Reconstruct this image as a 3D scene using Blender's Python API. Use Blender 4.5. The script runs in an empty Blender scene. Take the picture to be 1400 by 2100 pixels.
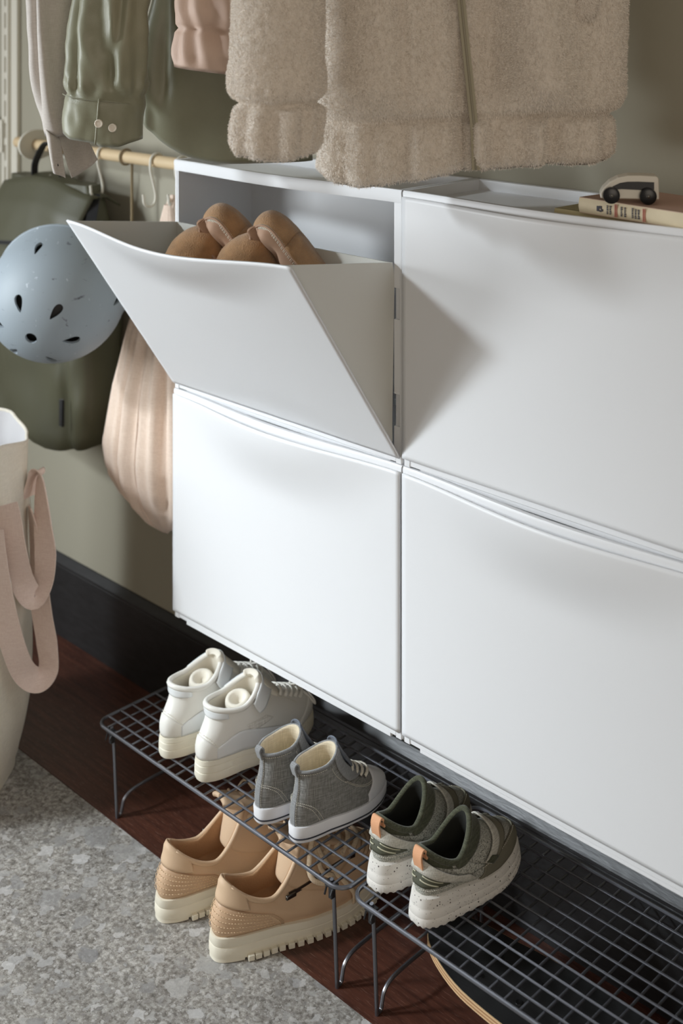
import bpy, bmesh, math, random
import numpy as np
from mathutils import Vector, Matrix, noise

scene = bpy.context.scene
COL = scene.collection
PI = math.pi

# ------------------------------------------------------------------ camera
YAW = math.radians(44.288)
cam_data = bpy.data.cameras.new('camera')
cam = bpy.data.objects.new('camera', cam_data)
COL.objects.link(cam)
cam.location = (1.692, -1.502, 1.350)
cam.rotation_euler = (PI / 2, 0, YAW)
cam_data.sensor_fit = 'VERTICAL'
cam_data.sensor_height = 36.0
cam_data.lens = 36.0 * 2543.0 / 2100.0
cam_data.shift_y = -(1050.0 - 20.0) / 2100.0
cam_data.clip_start = 0.05
cam_data.dof.use_dof = True
cam_data.dof.focus_distance = 1.72
cam_data.dof.aperture_fstop = 4.0
scene.camera = cam

# ------------------------------------------------------------------ light
world = bpy.data.worlds.new('world')
scene.world = world
world.use_nodes = True
wn = world.node_tree.nodes
wn['Background'].inputs[0].default_value = (1.0, 0.90, 0.78, 1)
wn['Background'].inputs[1].default_value = 0.25


def area_light(name, loc, target, size, energy, color, shape='DISK', spread=180):
    ld = bpy.data.lights.new(name, 'AREA')
    ld.shape = shape
    ld.size = size
    ld.energy = energy
    ld.color = color
    ld.spread = math.radians(spread)
    o = bpy.data.objects.new(name, ld)
    COL.objects.link(o)
    o.location = loc
    d = Vector(target) - Vector(loc)
    o.rotation_euler = d.to_track_quat('-Z', 'Y').to_euler()
    return o


area_light('window_daylight', (-1.73, -3.10, 2.47), (0.22, -0.30, 0.45), 0.40, 5.3, (0.86, 0.94, 1.0), 'DISK', 34)
area_light('left_fill', (-0.95, -1.60, 1.02), (0.2, -0.2, 0.7), 0.6, 22, (0.90, 0.96, 1.0), 'SQUARE')  # unseen fill added low at the left for falloff and the drawer front
area_light('right_fill', (3.3, -2.6, 1.7), (0.3, -0.2, 0.9), 1.8, 24, (1.0, 0.88, 0.74), 'SQUARE')  # unseen warm fill added on the camera's right to lift the jacket front

vs = scene.view_settings
vs.view_transform = 'Standard'
vs.look = 'None'
vs.exposure = -0.20
vs.gamma = 1.0
vs.use_curve_mapping = False

# ------------------------------------------------------------------ helpers
def srgb(r, g, b):
    def c(v):
        v /= 255.0
        return v / 12.92 if v <= 0.04045 else ((v + 0.055) / 1.055) ** 2.4
    return (c(r), c(g), c(b), 1.0)


def M(name, col, rough=0.5, var=0.0, vscale=20.0, bump=0.0, bscale=200.0, metal=0.0, sheen=0.0,
      coat=0.0, spec=0.5, stretch=None, col2=None, sss=0.0):
    """plain procedural material: base colour with noise variation and fine relief"""
    m = bpy.data.materials.new(name)
    m.use_nodes = True
    nt = m.node_tree
    b = nt.nodes['Principled BSDF']
    b.inputs['Roughness'].default_value = rough
    b.inputs['Metallic'].default_value = metal
    b.inputs['Specular IOR Level'].default_value = spec
    b.inputs['Sheen Weight'].default_value = sheen
    b.inputs['Coat Weight'].default_value = coat
    if sss:
        b.inputs['Subsurface Weight'].default_value = sss
        b.inputs['Subsurface Radius'].default_value = (0.01, 0.008, 0.006)
    b.inputs['Base Color'].default_value = col
    tc = nt.nodes.new('ShaderNodeTexCoord')
    mp = nt.nodes.new('ShaderNodeMapping')
    nt.links.new(tc.outputs['Object'], mp.inputs[0])
    if stretch:
        mp.inputs['Scale'].default_value = stretch
    if var > 0 or col2:
        n = nt.nodes.new('ShaderNodeTexNoise')
        n.inputs['Scale'].default_value = vscale
        n.inputs['Detail'].default_value = 6
        nt.links.new(mp.outputs[0], n.inputs['Vector'])
        r = nt.nodes.new('ShaderNodeValToRGB')
        c2 = col2 or tuple(min(1, c * (1 + var)) for c in col[:3]) + (1,)
        c1 = col if col2 else tuple(c * (1 - var) for c in col[:3]) + (1,)
        r.color_ramp.elements[0].position = 0.3
        r.color_ramp.elements[1].position = 0.7
        r.color_ramp.elements[0].color = c1
        r.color_ramp.elements[1].color = c2
        nt.links.new(n.outputs[0], r.inputs[0])
        nt.links.new(r.outputs[0], b.inputs['Base Color'])
    if bump > 0:
        n2 = nt.nodes.new('ShaderNodeTexNoise')
        n2.inputs['Scale'].default_value = bscale
        n2.inputs['Detail'].default_value = 4
        nt.links.new(mp.outputs[0], n2.inputs['Vector'])
        bp = nt.nodes.new('ShaderNodeBump')
        bp.inputs['Strength'].default_value = bump
        bp.inputs['Distance'].default_value = 0.002
        nt.links.new(n2.outputs[0], bp.inputs['Height'])
        nt.links.new(bp.outputs[0], b.inputs['Normal'])
    return m


def weave(name, col, col2, scale=900.0, rough=0.85, bump=0.4, var=0.15, sheen=0.2):
    """woven cloth: two crossed wave textures mixed with noise"""
    m = bpy.data.materials.new(name)
    m.use_nodes = True
    nt = m.node_tree
    b = nt.nodes['Principled BSDF']
    b.inputs['Roughness'].default_value = rough
    b.inputs['Sheen Weight'].default_value = sheen
    b.inputs['Specular IOR Level'].default_value = 0.25
    tc = nt.nodes.new('ShaderNodeTexCoord')
    outs = []
    for st in ((1, 1, 0.06), (0.06, 0.06, 1)):
        mp = nt.nodes.new('ShaderNodeMapping')
        mp.inputs['Scale'].default_value = st
        nt.links.new(tc.outputs['Object'], mp.inputs[0])
        n = nt.nodes.new('ShaderNodeTexNoise')
        n.inputs['Scale'].default_value = scale
        n.inputs['Detail'].default_value = 3
        nt.links.new(mp.outputs[0], n.inputs['Vector'])
        outs.append(n)
    mx = nt.nodes.new('ShaderNodeMath')
    mx.operation = 'ADD'
    nt.links.new(outs[0].outputs[0], mx.inputs[0])
    nt.links.new(outs[1].outputs[0], mx.inputs[1])
    r = nt.nodes.new('ShaderNodeValToRGB')
    r.color_ramp.elements[0].position = 0.40
    r.color_ramp.elements[1].position = 0.62
    r.color_ramp.elements[0].color = col
    r.color_ramp.elements[1].color = col2
    hf = nt.nodes.new('ShaderNodeMath')
    hf.operation = 'MULTIPLY'
    hf.inputs[1].default_value = 0.5
    nt.links.new(mx.outputs[0], hf.inputs[0])
    nt.links.new(hf.outputs[0], r.inputs[0])
    nt.links.new(r.outputs[0], b.inputs['Base Color'])
    bp = nt.nodes.new('ShaderNodeBump')
    bp.inputs['Strength'].default_value = bump
    bp.inputs['Distance'].default_value = 0.001
    nt.links.new(hf.outputs[0], bp.inputs['Height'])
    nt.links.new(bp.outputs[0], b.inputs['Normal'])
    return m


class MB:
    """collects vertices and faces, then links them as ONE mesh object"""
    def __init__(self):
        self.v, self.f = [], []

    def add(self, v, f):
        k = len(self.v)
        self.v += [tuple(p) for p in v]
        self.f += [tuple(i + k for i in q) for q in f]
        return self

    def mesh(self, name, mat, smooth=True, angle=35):
        me = bpy.data.meshes.new(name)
        me.from_pydata(self.v, [], self.f)
        bm = bmesh.new()
        bm.from_mesh(me)
        bmesh.ops.recalc_face_normals(bm, faces=bm.faces)
        bm.to_mesh(me)
        bm.free()
        if smooth:
            me.polygons.foreach_set('use_smooth', [True] * len(me.polygons))
            if angle:
                me.set_sharp_from_angle(angle=math.radians(angle))
        me.materials.append(mat)
        return me

    def build(self, name, mat, parent=None, smooth=True, angle=35, solid=0.0, sub=0, off=-1.0):
        me = self.mesh(name, mat, smooth, angle)
        o = link(name, me, parent)
        if solid:
            s = o.modifiers.new('solid', 'SOLIDIFY')
            s.thickness = solid
            s.offset = off
        if sub:
            s = o.modifiers.new('sub', 'SUBSURF')
            s.levels = sub
            s.render_levels = sub
        return o


def link(name, data, parent=None):
    o = bpy.data.objects.new(name, data)
    COL.objects.link(o)
    if parent is not None:
        o.parent = parent
    return o


def thing(name, label, cat, loc=(0, 0, 0), rotz=0.0, group=None):
    o = link(name, None)
    o.empty_display_size = 0.05
    o.location = loc
    o.rotation_euler = (0, 0, rotz)
    return tag(o, label, cat, group)


def tag(o, label, cat, group=None):
    o['label'] = label
    o['category'] = cat
    if group:
        o['group'] = group
    return o


def struct(o):
    o['kind'] = 'structure'
    return o


def copy_tree(o, parent=None):
    c = o.copy()
    COL.objects.link(c)
    c.parent = parent
    for ch in [q for q in bpy.data.objects if q.parent == o]:
        copy_tree(ch, c)
    return c


def grid(nu, nv, fn, cu=False, cv=False):
    v = [tuple(fn(i / (nu if cu else nu - 1), j / (nv if cv else nv - 1))) for i in range(nu) for j in range(nv)]
    f = []
    for i in range(nu if cu else nu - 1):
        for j in range(nv if cv else nv - 1):
            a, b = i, (i + 1) % nu
            c, d = j, (j + 1) % nv
            f.append((a * nv + c, b * nv + c, b * nv + d, a * nv + d))
    return v, f


def box(x0, x1, y0, y1, z0, z1, bev=0.0, seg=2):
    bm = bmesh.new()
    bmesh.ops.create_cube(bm, size=1)
    for v in bm.verts:
        v.co = Vector((x0 + (v.co.x + .5) * (x1 - x0), y0 + (v.co.y + .5) * (y1 - y0), z0 + (v.co.z + .5) * (z1 - z0)))
    if bev > 0:
        bmesh.ops.bevel(bm, geom=bm.edges[:], offset=bev, segments=seg, affect='EDGES', profile=0.6)
    bm.verts.index_update()
    v = [q.co.copy() for q in bm.verts]
    f = [[q.index for q in p.verts] for p in bm.faces]
    bm.free()
    return v, f


def prism(poly, y0, y1, axis='y'):
    """extrude a 2-D polygon along an axis; poly gives the other two coordinates in order"""
    n = len(poly)
    def mk(p, t):
        if axis == 'y':
            return (p[0], t, p[1])
        if axis == 'x':
            return (t, p[0], p[1])
        return (p[0], p[1], t)
    v = [mk(p, y0) for p in poly] + [mk(p, y1) for p in poly]
    f = [tuple(range(n)), tuple(range(n, 2 * n))[::-1]]
    f += [(i, (i + 1) % n, n + (i + 1) % n, n + i) for i in range(n)]
    return v, f


def smooth_path(pts, n=6, closed=False):
    """Catmull-Rom through the points"""
    P = [Vector(p) for p in pts]
    m = len(P)
    out = []
    for i in range(m if closed else m - 1):
        if closed:
            a, b, c, d = P[(i - 1) % m], P[i], P[(i + 1) % m], P[(i + 2) % m]
        else:
            a, b, c, d = P[max(i - 1, 0)], P[i], P[i + 1], P[min(i + 2, m - 1)]
        for k in range(n):
            t = k / n
            out.append(0.5 * ((2 * b) + (c - a) * t + (2 * a - 5 * b + 4 * c - d) * t * t + (3 * b - a - 3 * c + d) * t ** 3))
    if not closed:
        out.append(P[-1])
    return out


def tube(pts, r, n=8, closed=False, flat=1.0, up=None, cap=True):
    """round (or flattened) tube along a path; r may be a list"""
    P = [Vector(p) for p in pts]
    m = len(P)
    T = []
    for i in range(m):
        if closed:
            t = P[(i + 1) % m] - P[(i - 1) % m]
        else:
            t = P[min(i + 1, m - 1)] - P[max(i - 1, 0)]
        T.append(t.normalized() if t.length > 1e-9 else Vector((0, 0, 1)))
    ref = Vector(up) if up else (Vector((0, 0, 1)) if abs(T[0].z) < 0.9 else Vector((1, 0, 0)))
    N = (ref - T[0] * ref.dot(T[0])).normalized()
    v, f = [], []
    for i in range(m):
        if up is not None:
            q = Vector(up) - T[i] * Vector(up).dot(T[i])
            N = q.normalized() if q.length > 1e-5 else N
        else:
            q = N - T[i] * N.dot(T[i])
            N = q.normalized() if q.length > 1e-6 else N
        B = T[i].cross(N)
        ri = r[i] if isinstance(r, (list, tuple)) else r
        for k in range(n):
            a = 2 * PI * k / n
            v.append(P[i] + B * (math.cos(a) * ri) + N * (math.sin(a) * ri * flat))
    for i in range(m if closed else m - 1):
        j = (i + 1) % m
        for k in range(n):
            l = (k + 1) % n
            f.append((i * n + k, i * n + l, j * n + l, j * n + k))
    if cap and not closed:
        f.append(tuple(range(n))[::-1])
        f.append(tuple((m - 1) * n + k for k in range(n)))
    return v, f


def strip(pts, sides, width, thick, n_across=3, bulge=0.0):
    """flat strap: path points, side vectors (unit), width and thickness; closed cross-section"""
    P = [Vector(p) for p in pts]
    S = [Vector(s).normalized() for s in sides]
    m = len(P)
    v, f = [], []
    for i in range(m):
        t = (P[min(i + 1, m - 1)] - P[max(i - 1, 0)]).normalized()
        s = (S[i] - t * S[i].dot(t)).normalized()
        nn = s.cross(t).normalized()
        w = width[i] if isinstance(width, (list, tuple)) else width
        for k in range(n_across):
            q = k / (n_across - 1) * 2 - 1
            v.append(P[i] + s * (q * w / 2) + nn * (thick / 2 + bulge * (1 - q * q)))
        for k in range(n_across):
            q = 1 - k / (n_across - 1) * 2
            v.append(P[i] + s * (q * w / 2) + nn * (-thick / 2 + bulge * (1 - q * q)))
    n = 2 * n_across
    for i in range(m - 1):
        for k in range(n):
            l = (k + 1) % n
            f.append((i * n + k, i * n + l, (i + 1) * n + l, (i + 1) * n + k))
    f.append(tuple(range(n))[::-1])
    f.append(tuple((m - 1) * n + k for k in range(n)))
    return v, f


def lathe(prof, n=32, axis='z'):
    v, f = [], []
    m = len(prof)
    for r, z in prof:
        for k in range(n):
            a = 2 * PI * k / n
            if axis == 'z':
                v.append((r * math.cos(a), r * math.sin(a), z))
            else:
                v.append((r * math.cos(a), z, r * math.sin(a)))
    for i in range(m - 1):
        for k in range(n):
            l = (k + 1) % n
            f.append((i * n + k, i * n + l, (i + 1) * n + l, (i + 1) * n + k))
    f.append(tuple(range(n)))
    f.append(tuple((m - 1) * n + k for k in range(n))[::-1])
    return v, f


def xf(vf, loc=(0, 0, 0), rot=(0, 0, 0), sc=(1, 1, 1)):
    from mathutils import Euler
    mt = Matrix.Translation(loc) @ Euler(rot).to_matrix().to_4x4() @ Matrix.Diagonal((*sc, 1))
    return [mt @ Vector(p) for p in vf[0]], vf[1]


def sst(a, b, x):
    t = max(0.0, min(1.0, (x - a) / (b - a)))
    return t * t * (3 - 2 * t)


def lerp(a, b, t):
    return a + (b - a) * t


def interp(x, xs, ys):
    return float(np.interp(x, xs, ys))


def nz(x, y=0.0, z=0.0):
    return noise.noise(Vector((x, y, z)))

# ------------------------------------------------------------------ materials of the setting
def wall_paint():
    return M('wall_paint', srgb(164, 159, 142), 0.75, var=0.03, vscale=3, bump=0.08, bscale=180)


def stone_tile():
    m = bpy.data.materials.new('stone_tile')
    m.use_nodes = True
    nt = m.node_tree
    L = nt.links.new
    b = nt.nodes['Principled BSDF']
    b.inputs['Roughness'].default_value = 0.55
    tc = nt.nodes.new('ShaderNodeTexCoord')
    # warp
    wz = nt.nodes.new('ShaderNodeTexNoise')
    wz.inputs['Scale'].default_value = 55
    wz.inputs['Detail'].default_value = 4
    L(tc.outputs['Object'], wz.inputs['Vector'])
    mxv = nt.nodes.new('ShaderNodeMixRGB')
    mxv.inputs[0].default_value = 0.022
    L(tc.outputs['Object'], mxv.inputs[1])
    L(wz.outputs['Color'], mxv.inputs[2])

    def ramp(stops, src):
        r = nt.nodes.new('ShaderNodeValToRGB')
        e = r.color_ramp.elements
        e[0].position, e[0].color = stops[0]
        e[1].position, e[1].color = stops[-1]
        for p, c in stops[1:-1]:
            q = e.new(p)
            q.color = c
        L(src, r.inputs[0])
        return r.outputs[0]

    def vor(scale, feature='F1'):
        v = nt.nodes.new('ShaderNodeTexVoronoi')
        v.feature = feature
        v.inputs['Scale'].default_value = scale
        v.distance = 'MANHATTAN' if scale < 100 else 'EUCLIDEAN'
        L(mxv.outputs[0], v.inputs['Vector'])
        return v

    def sep(src):
        s = nt.nodes.new('ShaderNodeSeparateColor')
        L(src, s.inputs[0])
        return s

    # base: fine mottled cement
    n1 = nt.nodes.new('ShaderNodeTexNoise')
    n1.inputs['Scale'].default_value = 110
    n1.inputs['Detail'].default_value = 10
    n1.inputs['Roughness'].default_value = 0.72
    L(tc.outputs['Object'], n1.inputs['Vector'])
    base = ramp([(0.34, srgb(84, 80, 75)), (0.46, srgb(140, 136, 130)), (0.54, srgb(168, 165, 160)), (0.66, srgb(206, 204, 200))], n1.outputs[0])
    n3 = nt.nodes.new('ShaderNodeTexNoise')
    n3.inputs['Scale'].default_value = 14
    n3.inputs['Detail'].default_value = 5
    L(tc.outputs['Object'], n3.inputs['Vector'])
    tone = ramp([(0.3, (0.72, 0.71, 0.70, 1)), (0.7, (1.12, 1.11, 1.09, 1))], n3.outputs[0])
    mul = nt.nodes.new('ShaderNodeMixRGB')
    mul.blend_type = 'MULTIPLY'
    mul.inputs[0].default_value = 1
    L(base, mul.inputs[1])
    L(tone, mul.inputs[2])
    cur = mul.outputs[0]

    def clasts(cur, scale, frac, size, cols):
        v = vor(scale)
        s = sep(v.outputs['Color'])
        pick = nt.nodes.new('ShaderNodeMath')
        pick.operation = 'LESS_THAN'
        pick.inputs[1].default_value = frac
        L(s.outputs[0], pick.inputs[0])
        # irregular radius
        rad = nt.nodes.new('ShaderNodeMath')
        rad.operation = 'MULTIPLY_ADD'
        rad.inputs[1].default_value = size * 0.6
        rad.inputs[2].default_value = size * 0.5
        L(s.outputs[2], rad.inputs[0])
        e = nt.nodes.new('ShaderNodeMath')
        e.operation = 'LESS_THAN'
        L(v.outputs['Distance'], e.inputs[0])
        L(rad.outputs[0], e.inputs[1])
        a = nt.nodes.new('ShaderNodeMath')
        a.operation = 'MULTIPLY'
        L(pick.outputs[0], a.inputs[0])
        L(e.outputs[0], a.inputs[1])
        c = ramp(cols, s.outputs[1])
        fade = nt.nodes.new('ShaderNodeMath')
        fade.operation = 'MULTIPLY'
        fade.inputs[1].default_value = 0.62
        L(a.outputs[0], fade.inputs[0])
        mx = nt.nodes.new('ShaderNodeMixRGB')
        L(fade.outputs[0], mx.inputs[0])
        L(cur, mx.inputs[1])
        L(c, mx.inputs[2])
        return mx.outputs[0]

    cur = clasts(cur, 330, 0.40, 0.5,
                 [(0, srgb(84, 80, 76)), (0.5, srgb(150, 147, 143)), (1, srgb(205, 203, 200))])
    cur = clasts(cur, 170, 0.42, 0.5, [(0, srgb(100, 96, 92)), (0.5, srgb(165, 162, 158)), (1, srgb(205, 203, 200))])
    cur = clasts(cur, 80, 0.40, 0.80, [(0, srgb(120, 118, 115)), (0.6, srgb(172, 170, 167)), (1, srgb(208, 206, 204))])
    cur = clasts(cur, 36, 0.26, 0.80, [(0, srgb(140, 139, 138)), (0.5, srgb(185, 184, 183)), (1, srgb(212, 211, 210))])
    cur = clasts(cur, 15, 0.12, 0.72, [(0, srgb(130, 130, 132)), (1, srgb(190, 188, 184))])
    L(cur, b.inputs['Base Color'])
    bp = nt.nodes.new('ShaderNodeBump')
    bp.inputs['Strength'].default_value = 0.15
    bp.inputs['Distance'].default_value = 0.0015
    L(n1.outputs[0], bp.inputs['Height'])
    L(bp.outputs[0], b.inputs['Normal'])
    return m


def dark_wood():
    m = bpy.data.materials.new('dark_wood')
    m.use_nodes = True
    nt = m.node_tree
    L = nt.links.new
    b = nt.nodes['Principled BSDF']
    b.inputs['Roughness'].default_value = 0.42
    tc = nt.nodes.new('ShaderNodeTexCoord')
    mp = nt.nodes.new('ShaderNodeMapping')
    mp.inputs['Scale'].default_value = (1, 14, 1)
    L(tc.outputs['Object'], mp.inputs[0])
    n = nt.nodes.new('ShaderNodeTexNoise')
    n.inputs['Scale'].default_value = 9
    n.inputs['Detail'].default_value = 8
    L(mp.outputs[0], n.inputs['Vector'])
    r = nt.nodes.new('ShaderNodeValToRGB')
    r.color_ramp.elements[0].position = 0.3
    r.color_ramp.elements[0].color = srgb(62, 34, 26)
    r.color_ramp.elements[1].position = 0.75
    r.color_ramp.elements[1].color = srgb(98, 58, 44)
    L(n.outputs[0], r.inputs[0])
    mp2 = nt.nodes.new('ShaderNodeMapping')
    mp2.inputs['Scale'].default_value = (60, 700, 1)
    L(tc.outputs['Object'], mp2.inputs[0])
    n2 = nt.nodes.new('ShaderNodeTexNoise')
    n2.inputs['Scale'].default_value = 1
    n2.inputs['Detail'].default_value = 2
    L(mp2.outputs[0], n2.inputs['Vector'])
    r2 = nt.nodes.new('ShaderNodeValToRGB')
    r2.color_ramp.elements[0].position = 0.60
    r2.color_ramp.elements[1].position = 0.70
    r2.color_ramp.elements[0].color = (0, 0, 0, 1)
    r2.color_ramp.elements[1].color = (0.5, 0.5, 0.5, 1)
    L(n2.outputs[0], r2.inputs[0])
    mx = nt.nodes.new('ShaderNodeMixRGB')
    L(r2.outputs[0], mx.inputs[0])
    L(r.outputs[0], mx.inputs[1])
    mx.inputs[2].default_value = srgb(140, 105, 90)
    L(mx.outputs[0], b.inputs['Base Color'])
    bp = nt.nodes.new('ShaderNodeBump')
    bp.inputs['Strength'].default_value = 0.25
    bp.inputs['Distance'].default_value = 0.0006
    L(n2.outputs[0], bp.inputs['Height'])
    L(bp.outputs[0], b.inputs['Normal'])
    return m


MT = {}
MT['wall'] = wall_paint()
MT['stone'] = stone_tile()
MT['wood'] = dark_wood()
MT['base'] = M('black_baseboard', srgb(42, 42, 43), 0.40, var=0.22, vscale=30, bump=0.15, bscale=60, stretch=(1, 1, 5))
MT['white'] = M('white_plastic', srgb(232, 233, 235), 0.42, var=0.008, vscale=4, bump=0.03, bscale=900)
MT['bin'] = M('bin_plastic', srgb(214, 213, 206), 0.5, bump=0.03, bscale=900)
MT['wire'] = M('black_lacquered_wire', srgb(128, 130, 137), 0.34, metal=0.9, spec=0.6)
MT['clip'] = M('black_clip', srgb(30, 30, 33), 0.45)
MT['rod'] = M('beech_wood', srgb(214, 190, 152), 0.5, var=0.06, vscale=18, stretch=(0.4, 6, 6))
MT['enamel'] = M('cream_enamel', srgb(222, 218, 205), 0.4)
MT['rubber'] = M('black_rubber', srgb(20, 20, 21), 0.5)

# ------------------------------------------------------------------ the setting
WX0, WX1 = -2.2, 2.4
o = MB().add(*box(WX0, WX1, 0.0, 0.10, 0.0, 2.6)).build('wall_back', MT['wall'], smooth=False)
struct(o)
o = MB().add(*box(WX0, WX1, -3.4, -0.292, -0.05, 0.0)).build('floor', MT['stone'], smooth=False)
struct(o)
o = MB().add(*box(WX0, WX1, -0.2915, 0.0, -0.05, 0.0008)).build('floor', MT['wood'], smooth=False)
struct(o)
prof = [(0.0, 0.0), (-0.0125, 0.0), (-0.0125, 0.150), (-0.0118, 0.1515), (-0.0138, 0.1535), (-0.0138, 0.158), (-0.0120, 0.161), (-0.003, 0.171), (0.0, 0.172)]
v, f = prism(prof, WX0, WX1, 'x')
o = MB().add(v, f).build('baseboard_back', MT['base'], smooth=False)
struct(o)

# ------------------------------------------------------------------ shoe cabinets
CW, CH, CD = 0.5205, 0.392, 0.178
HINGE_Z = 0.012
PH = 0.371                      # height of the tilting front
OPEN = math.radians(35.2)


def lip(x, amp):
    """outward bow of the front along the cabinet width"""
    t = (x - CW / 2) / (CW / 2)
    t = max(-1, min(1, t))
    return amp * (0.5 + 0.5 * math.cos(PI * t)) ** 0.85


def cabinet_body(parent, right_slots):
    b = MB()
    t = 0.006
    # sides, back, bottom
    b.add(*box(0, t, -CD + 0.002, -0.002, 0.002, CH - 0.002, 0.0012, 1))
    b.add(*box(CW - t, CW, -CD + 0.002, -0.002, 0.002, CH - 0.002, 0.0012, 1))
    b.add(*box(t - .001, CW - t + .001, -0.006, -0.001, 0.004, CH - 0.02, 0))
    b.add(*box(t - .001, CW - t + .001, -CD + 0.010, -0.004, 0.004, 0.009, 0))
    # face stiles beside the opening; the right one has two catch slots
    b.add(*box(t - .001, 0.0085, -CD + 0.003, -CD + 0.012, 0.010, CH - 0.016, 0))
    zz = [0.010, 0.052, 0.098, 0.205, 0.250, CH - 0.016]
    for k in range(5):
        b.add(*box(CW - 0.0165, CW - t + .001, -CD + (0.007 if k in (1, 3) else 0.003), -CD + 0.016, zz[k], zz[k + 1], 0))
    # bottom rail with inset strip
    b.add(*box(0.001, 0.012, -CD + 0.001, -CD + 0.02, 0.0, 0.0125, 0.0008, 1))
    b.add(*box(CW - 0.012, CW - 0.001, -CD + 0.001, -CD + 0.02, 0.0, 0.0125, 0.0008, 1))
    b.add(*box(0.0125, CW - 0.0125, -CD + 0.0018, -CD + 0.014, 0.0015, 0.0115, 0.0006, 1))
    b.add(*box(0.026, CW - 0.026, -CD + 0.006, -0.02, -0.0075, 0.003, 0.001, 1))
    body = b.build('body', MT['white'], parent, angle=30)
    # top: tray with bowed front lip
    b = MB()
    ny = 44

    def rim(u, w):
        # cross-section of the tray rim, walked around the front edge
        x = u * CW
        bow = lip(x, 0.0165)
        sec = [(-CD + 0.016, CH - 0.021), (-CD + 0.001 - bow, CH - 0.019), (-CD - 0.0005 - bow, CH - 0.004), (-CD + 0.0012 - bow, CH - 0.0005),
               (-CD + 0.004 - bow, CH), (-CD + 0.008 - bow * 0.9, CH - 0.001), (-CD + 0.013 - bow * 0.75, CH - 0.006), (-CD + 0.022 - bow * 0.5, CH - 0.014), (-CD + 0.03, CH - 0.016)]
        k = w * (len(sec) - 1)
        i = min(int(round(k)), len(sec) - 1)
        return (x, sec[i][0], sec[i][1])
    b.add(*grid(ny, 9, rim))
    # tray floor and raised side and back rims
    b.add(*box(0.003, CW - 0.003, -CD + 0.028, -0.003, CH - 0.0195, CH - 0.0155))
    b.add(*box(0.0, 0.007, -CD + 0.003, 0.0, CH - 0.020, CH, 0.0015, 2))
    b.add(*box(CW - 0.007, CW, -CD + 0.003, 0.0, CH - 0.020, CH, 0.0015, 2))
    b.add(*box(0.001, CW - 0.001, -0.012, 0.0, CH - 0.020, CH, 0.003, 2))
    b.build('tray_top', MT['white'], parent, angle=40)
    return body


def cabinet_front(parent, angle, with_bin):
    """tilting front hinged at its lower edge, bowed out along the top to form a grip"""
    fr = link('drawer', None, parent)
    fr.empty_display_size = 0.03
    fr.location = (0, -CD, HINGE_Z)
    fr.rotation_euler = (angle, 0, 0)
    x0, x1 = 0.0012, CW - 0.0012

    def front(u, w):
        x = lerp(x0, x1, u)
        z = w * PH
        d = PH - z
        fall = 0.5 + 0.5 * math.cos(PI * min(1.0, d / 0.112))
        tx = (x - CW / 2) / (CW / 2)
        wid = 0.5 + 0.5 * math.cos(PI * max(-1, min(1, tx * (1 + 0.55 * (d / 0.13) ** 1.2))))
        return (x, -0.0005 - 0.0245 * wid ** 0.85 * fall, z)
    g = MB().add(*grid(61, 64, front))
    o = g.build('front_panel', MT['white'], fr, angle=0, solid=0.0032, off=1.0)
    if with_bin:
        # side walls: triangle from the hinge to the point that stops on the frame
        pts = [(0.001, 0.004), (0.001, PH - 0.003), (0.158, 0.224), (0.150, 0.205)]
        for sx in (0.010, CW - 0.0195):
            MB().add(*prism([(p[0], p[1]) for p in pts], sx, sx + 0.0025, 'x')).build('bin_side', MT['bin'], fr, smooth=False)
        bx0, bx1 = 0.0125, CW - 0.0195
        c, s = math.cos(math.atan2(0.158, 0.224)), math.sin(math.atan2(0.158, 0.224))
        b = MB()
        b.add([(bx0, 0.012, 0.012), (bx1, 0.012, 0.012), (bx1, 0.158, 0.224), (bx0, 0.158, 0.224),
               (bx0, 0.009, 0.014), (bx1, 0.009, 0.014), (bx1, 0.1555, 0.226), (bx0, 0.1555, 0.226)],
              [(0, 1, 2, 3), (7, 6, 5, 4), (0, 4, 5, 1), (1, 5, 6, 2), (2, 6, 7, 3), (3, 7, 4, 0)])
        b.build('bin_back', MT['bin'], fr, smooth=False)
    return fr


CAB_LABELS = [
    ('open white shoe cabinet with a tilted drawer holding brown slippers', 0.0, 0.7015, True),
    ('closed white shoe cabinet carrying books and toy car', 0.5235, 0.7015, False),
    ('closed white shoe cabinet directly below the open tilted drawer', 0.0, 0.3090, False),
    ('closed white shoe cabinet low right, behind the olive runner shoes', 0.5235, 0.3090, False),
]
drawer_open = None
for lab, cx, cz, op in CAB_LABELS:
    t = thing('shoe_cabinet', lab, 'cabinet', (cx, -0.001, cz), 0, 'white wall mounted shoe cabinets')
    cabinet_body(t, True)
    d = cabinet_front(t, OPEN if op else 0.0, op)
    if op:
        drawer_open = t

# ------------------------------------------------------------------ wire shoe racks
RL, RD, RH = 0.575, 0.268, 0.160


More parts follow.
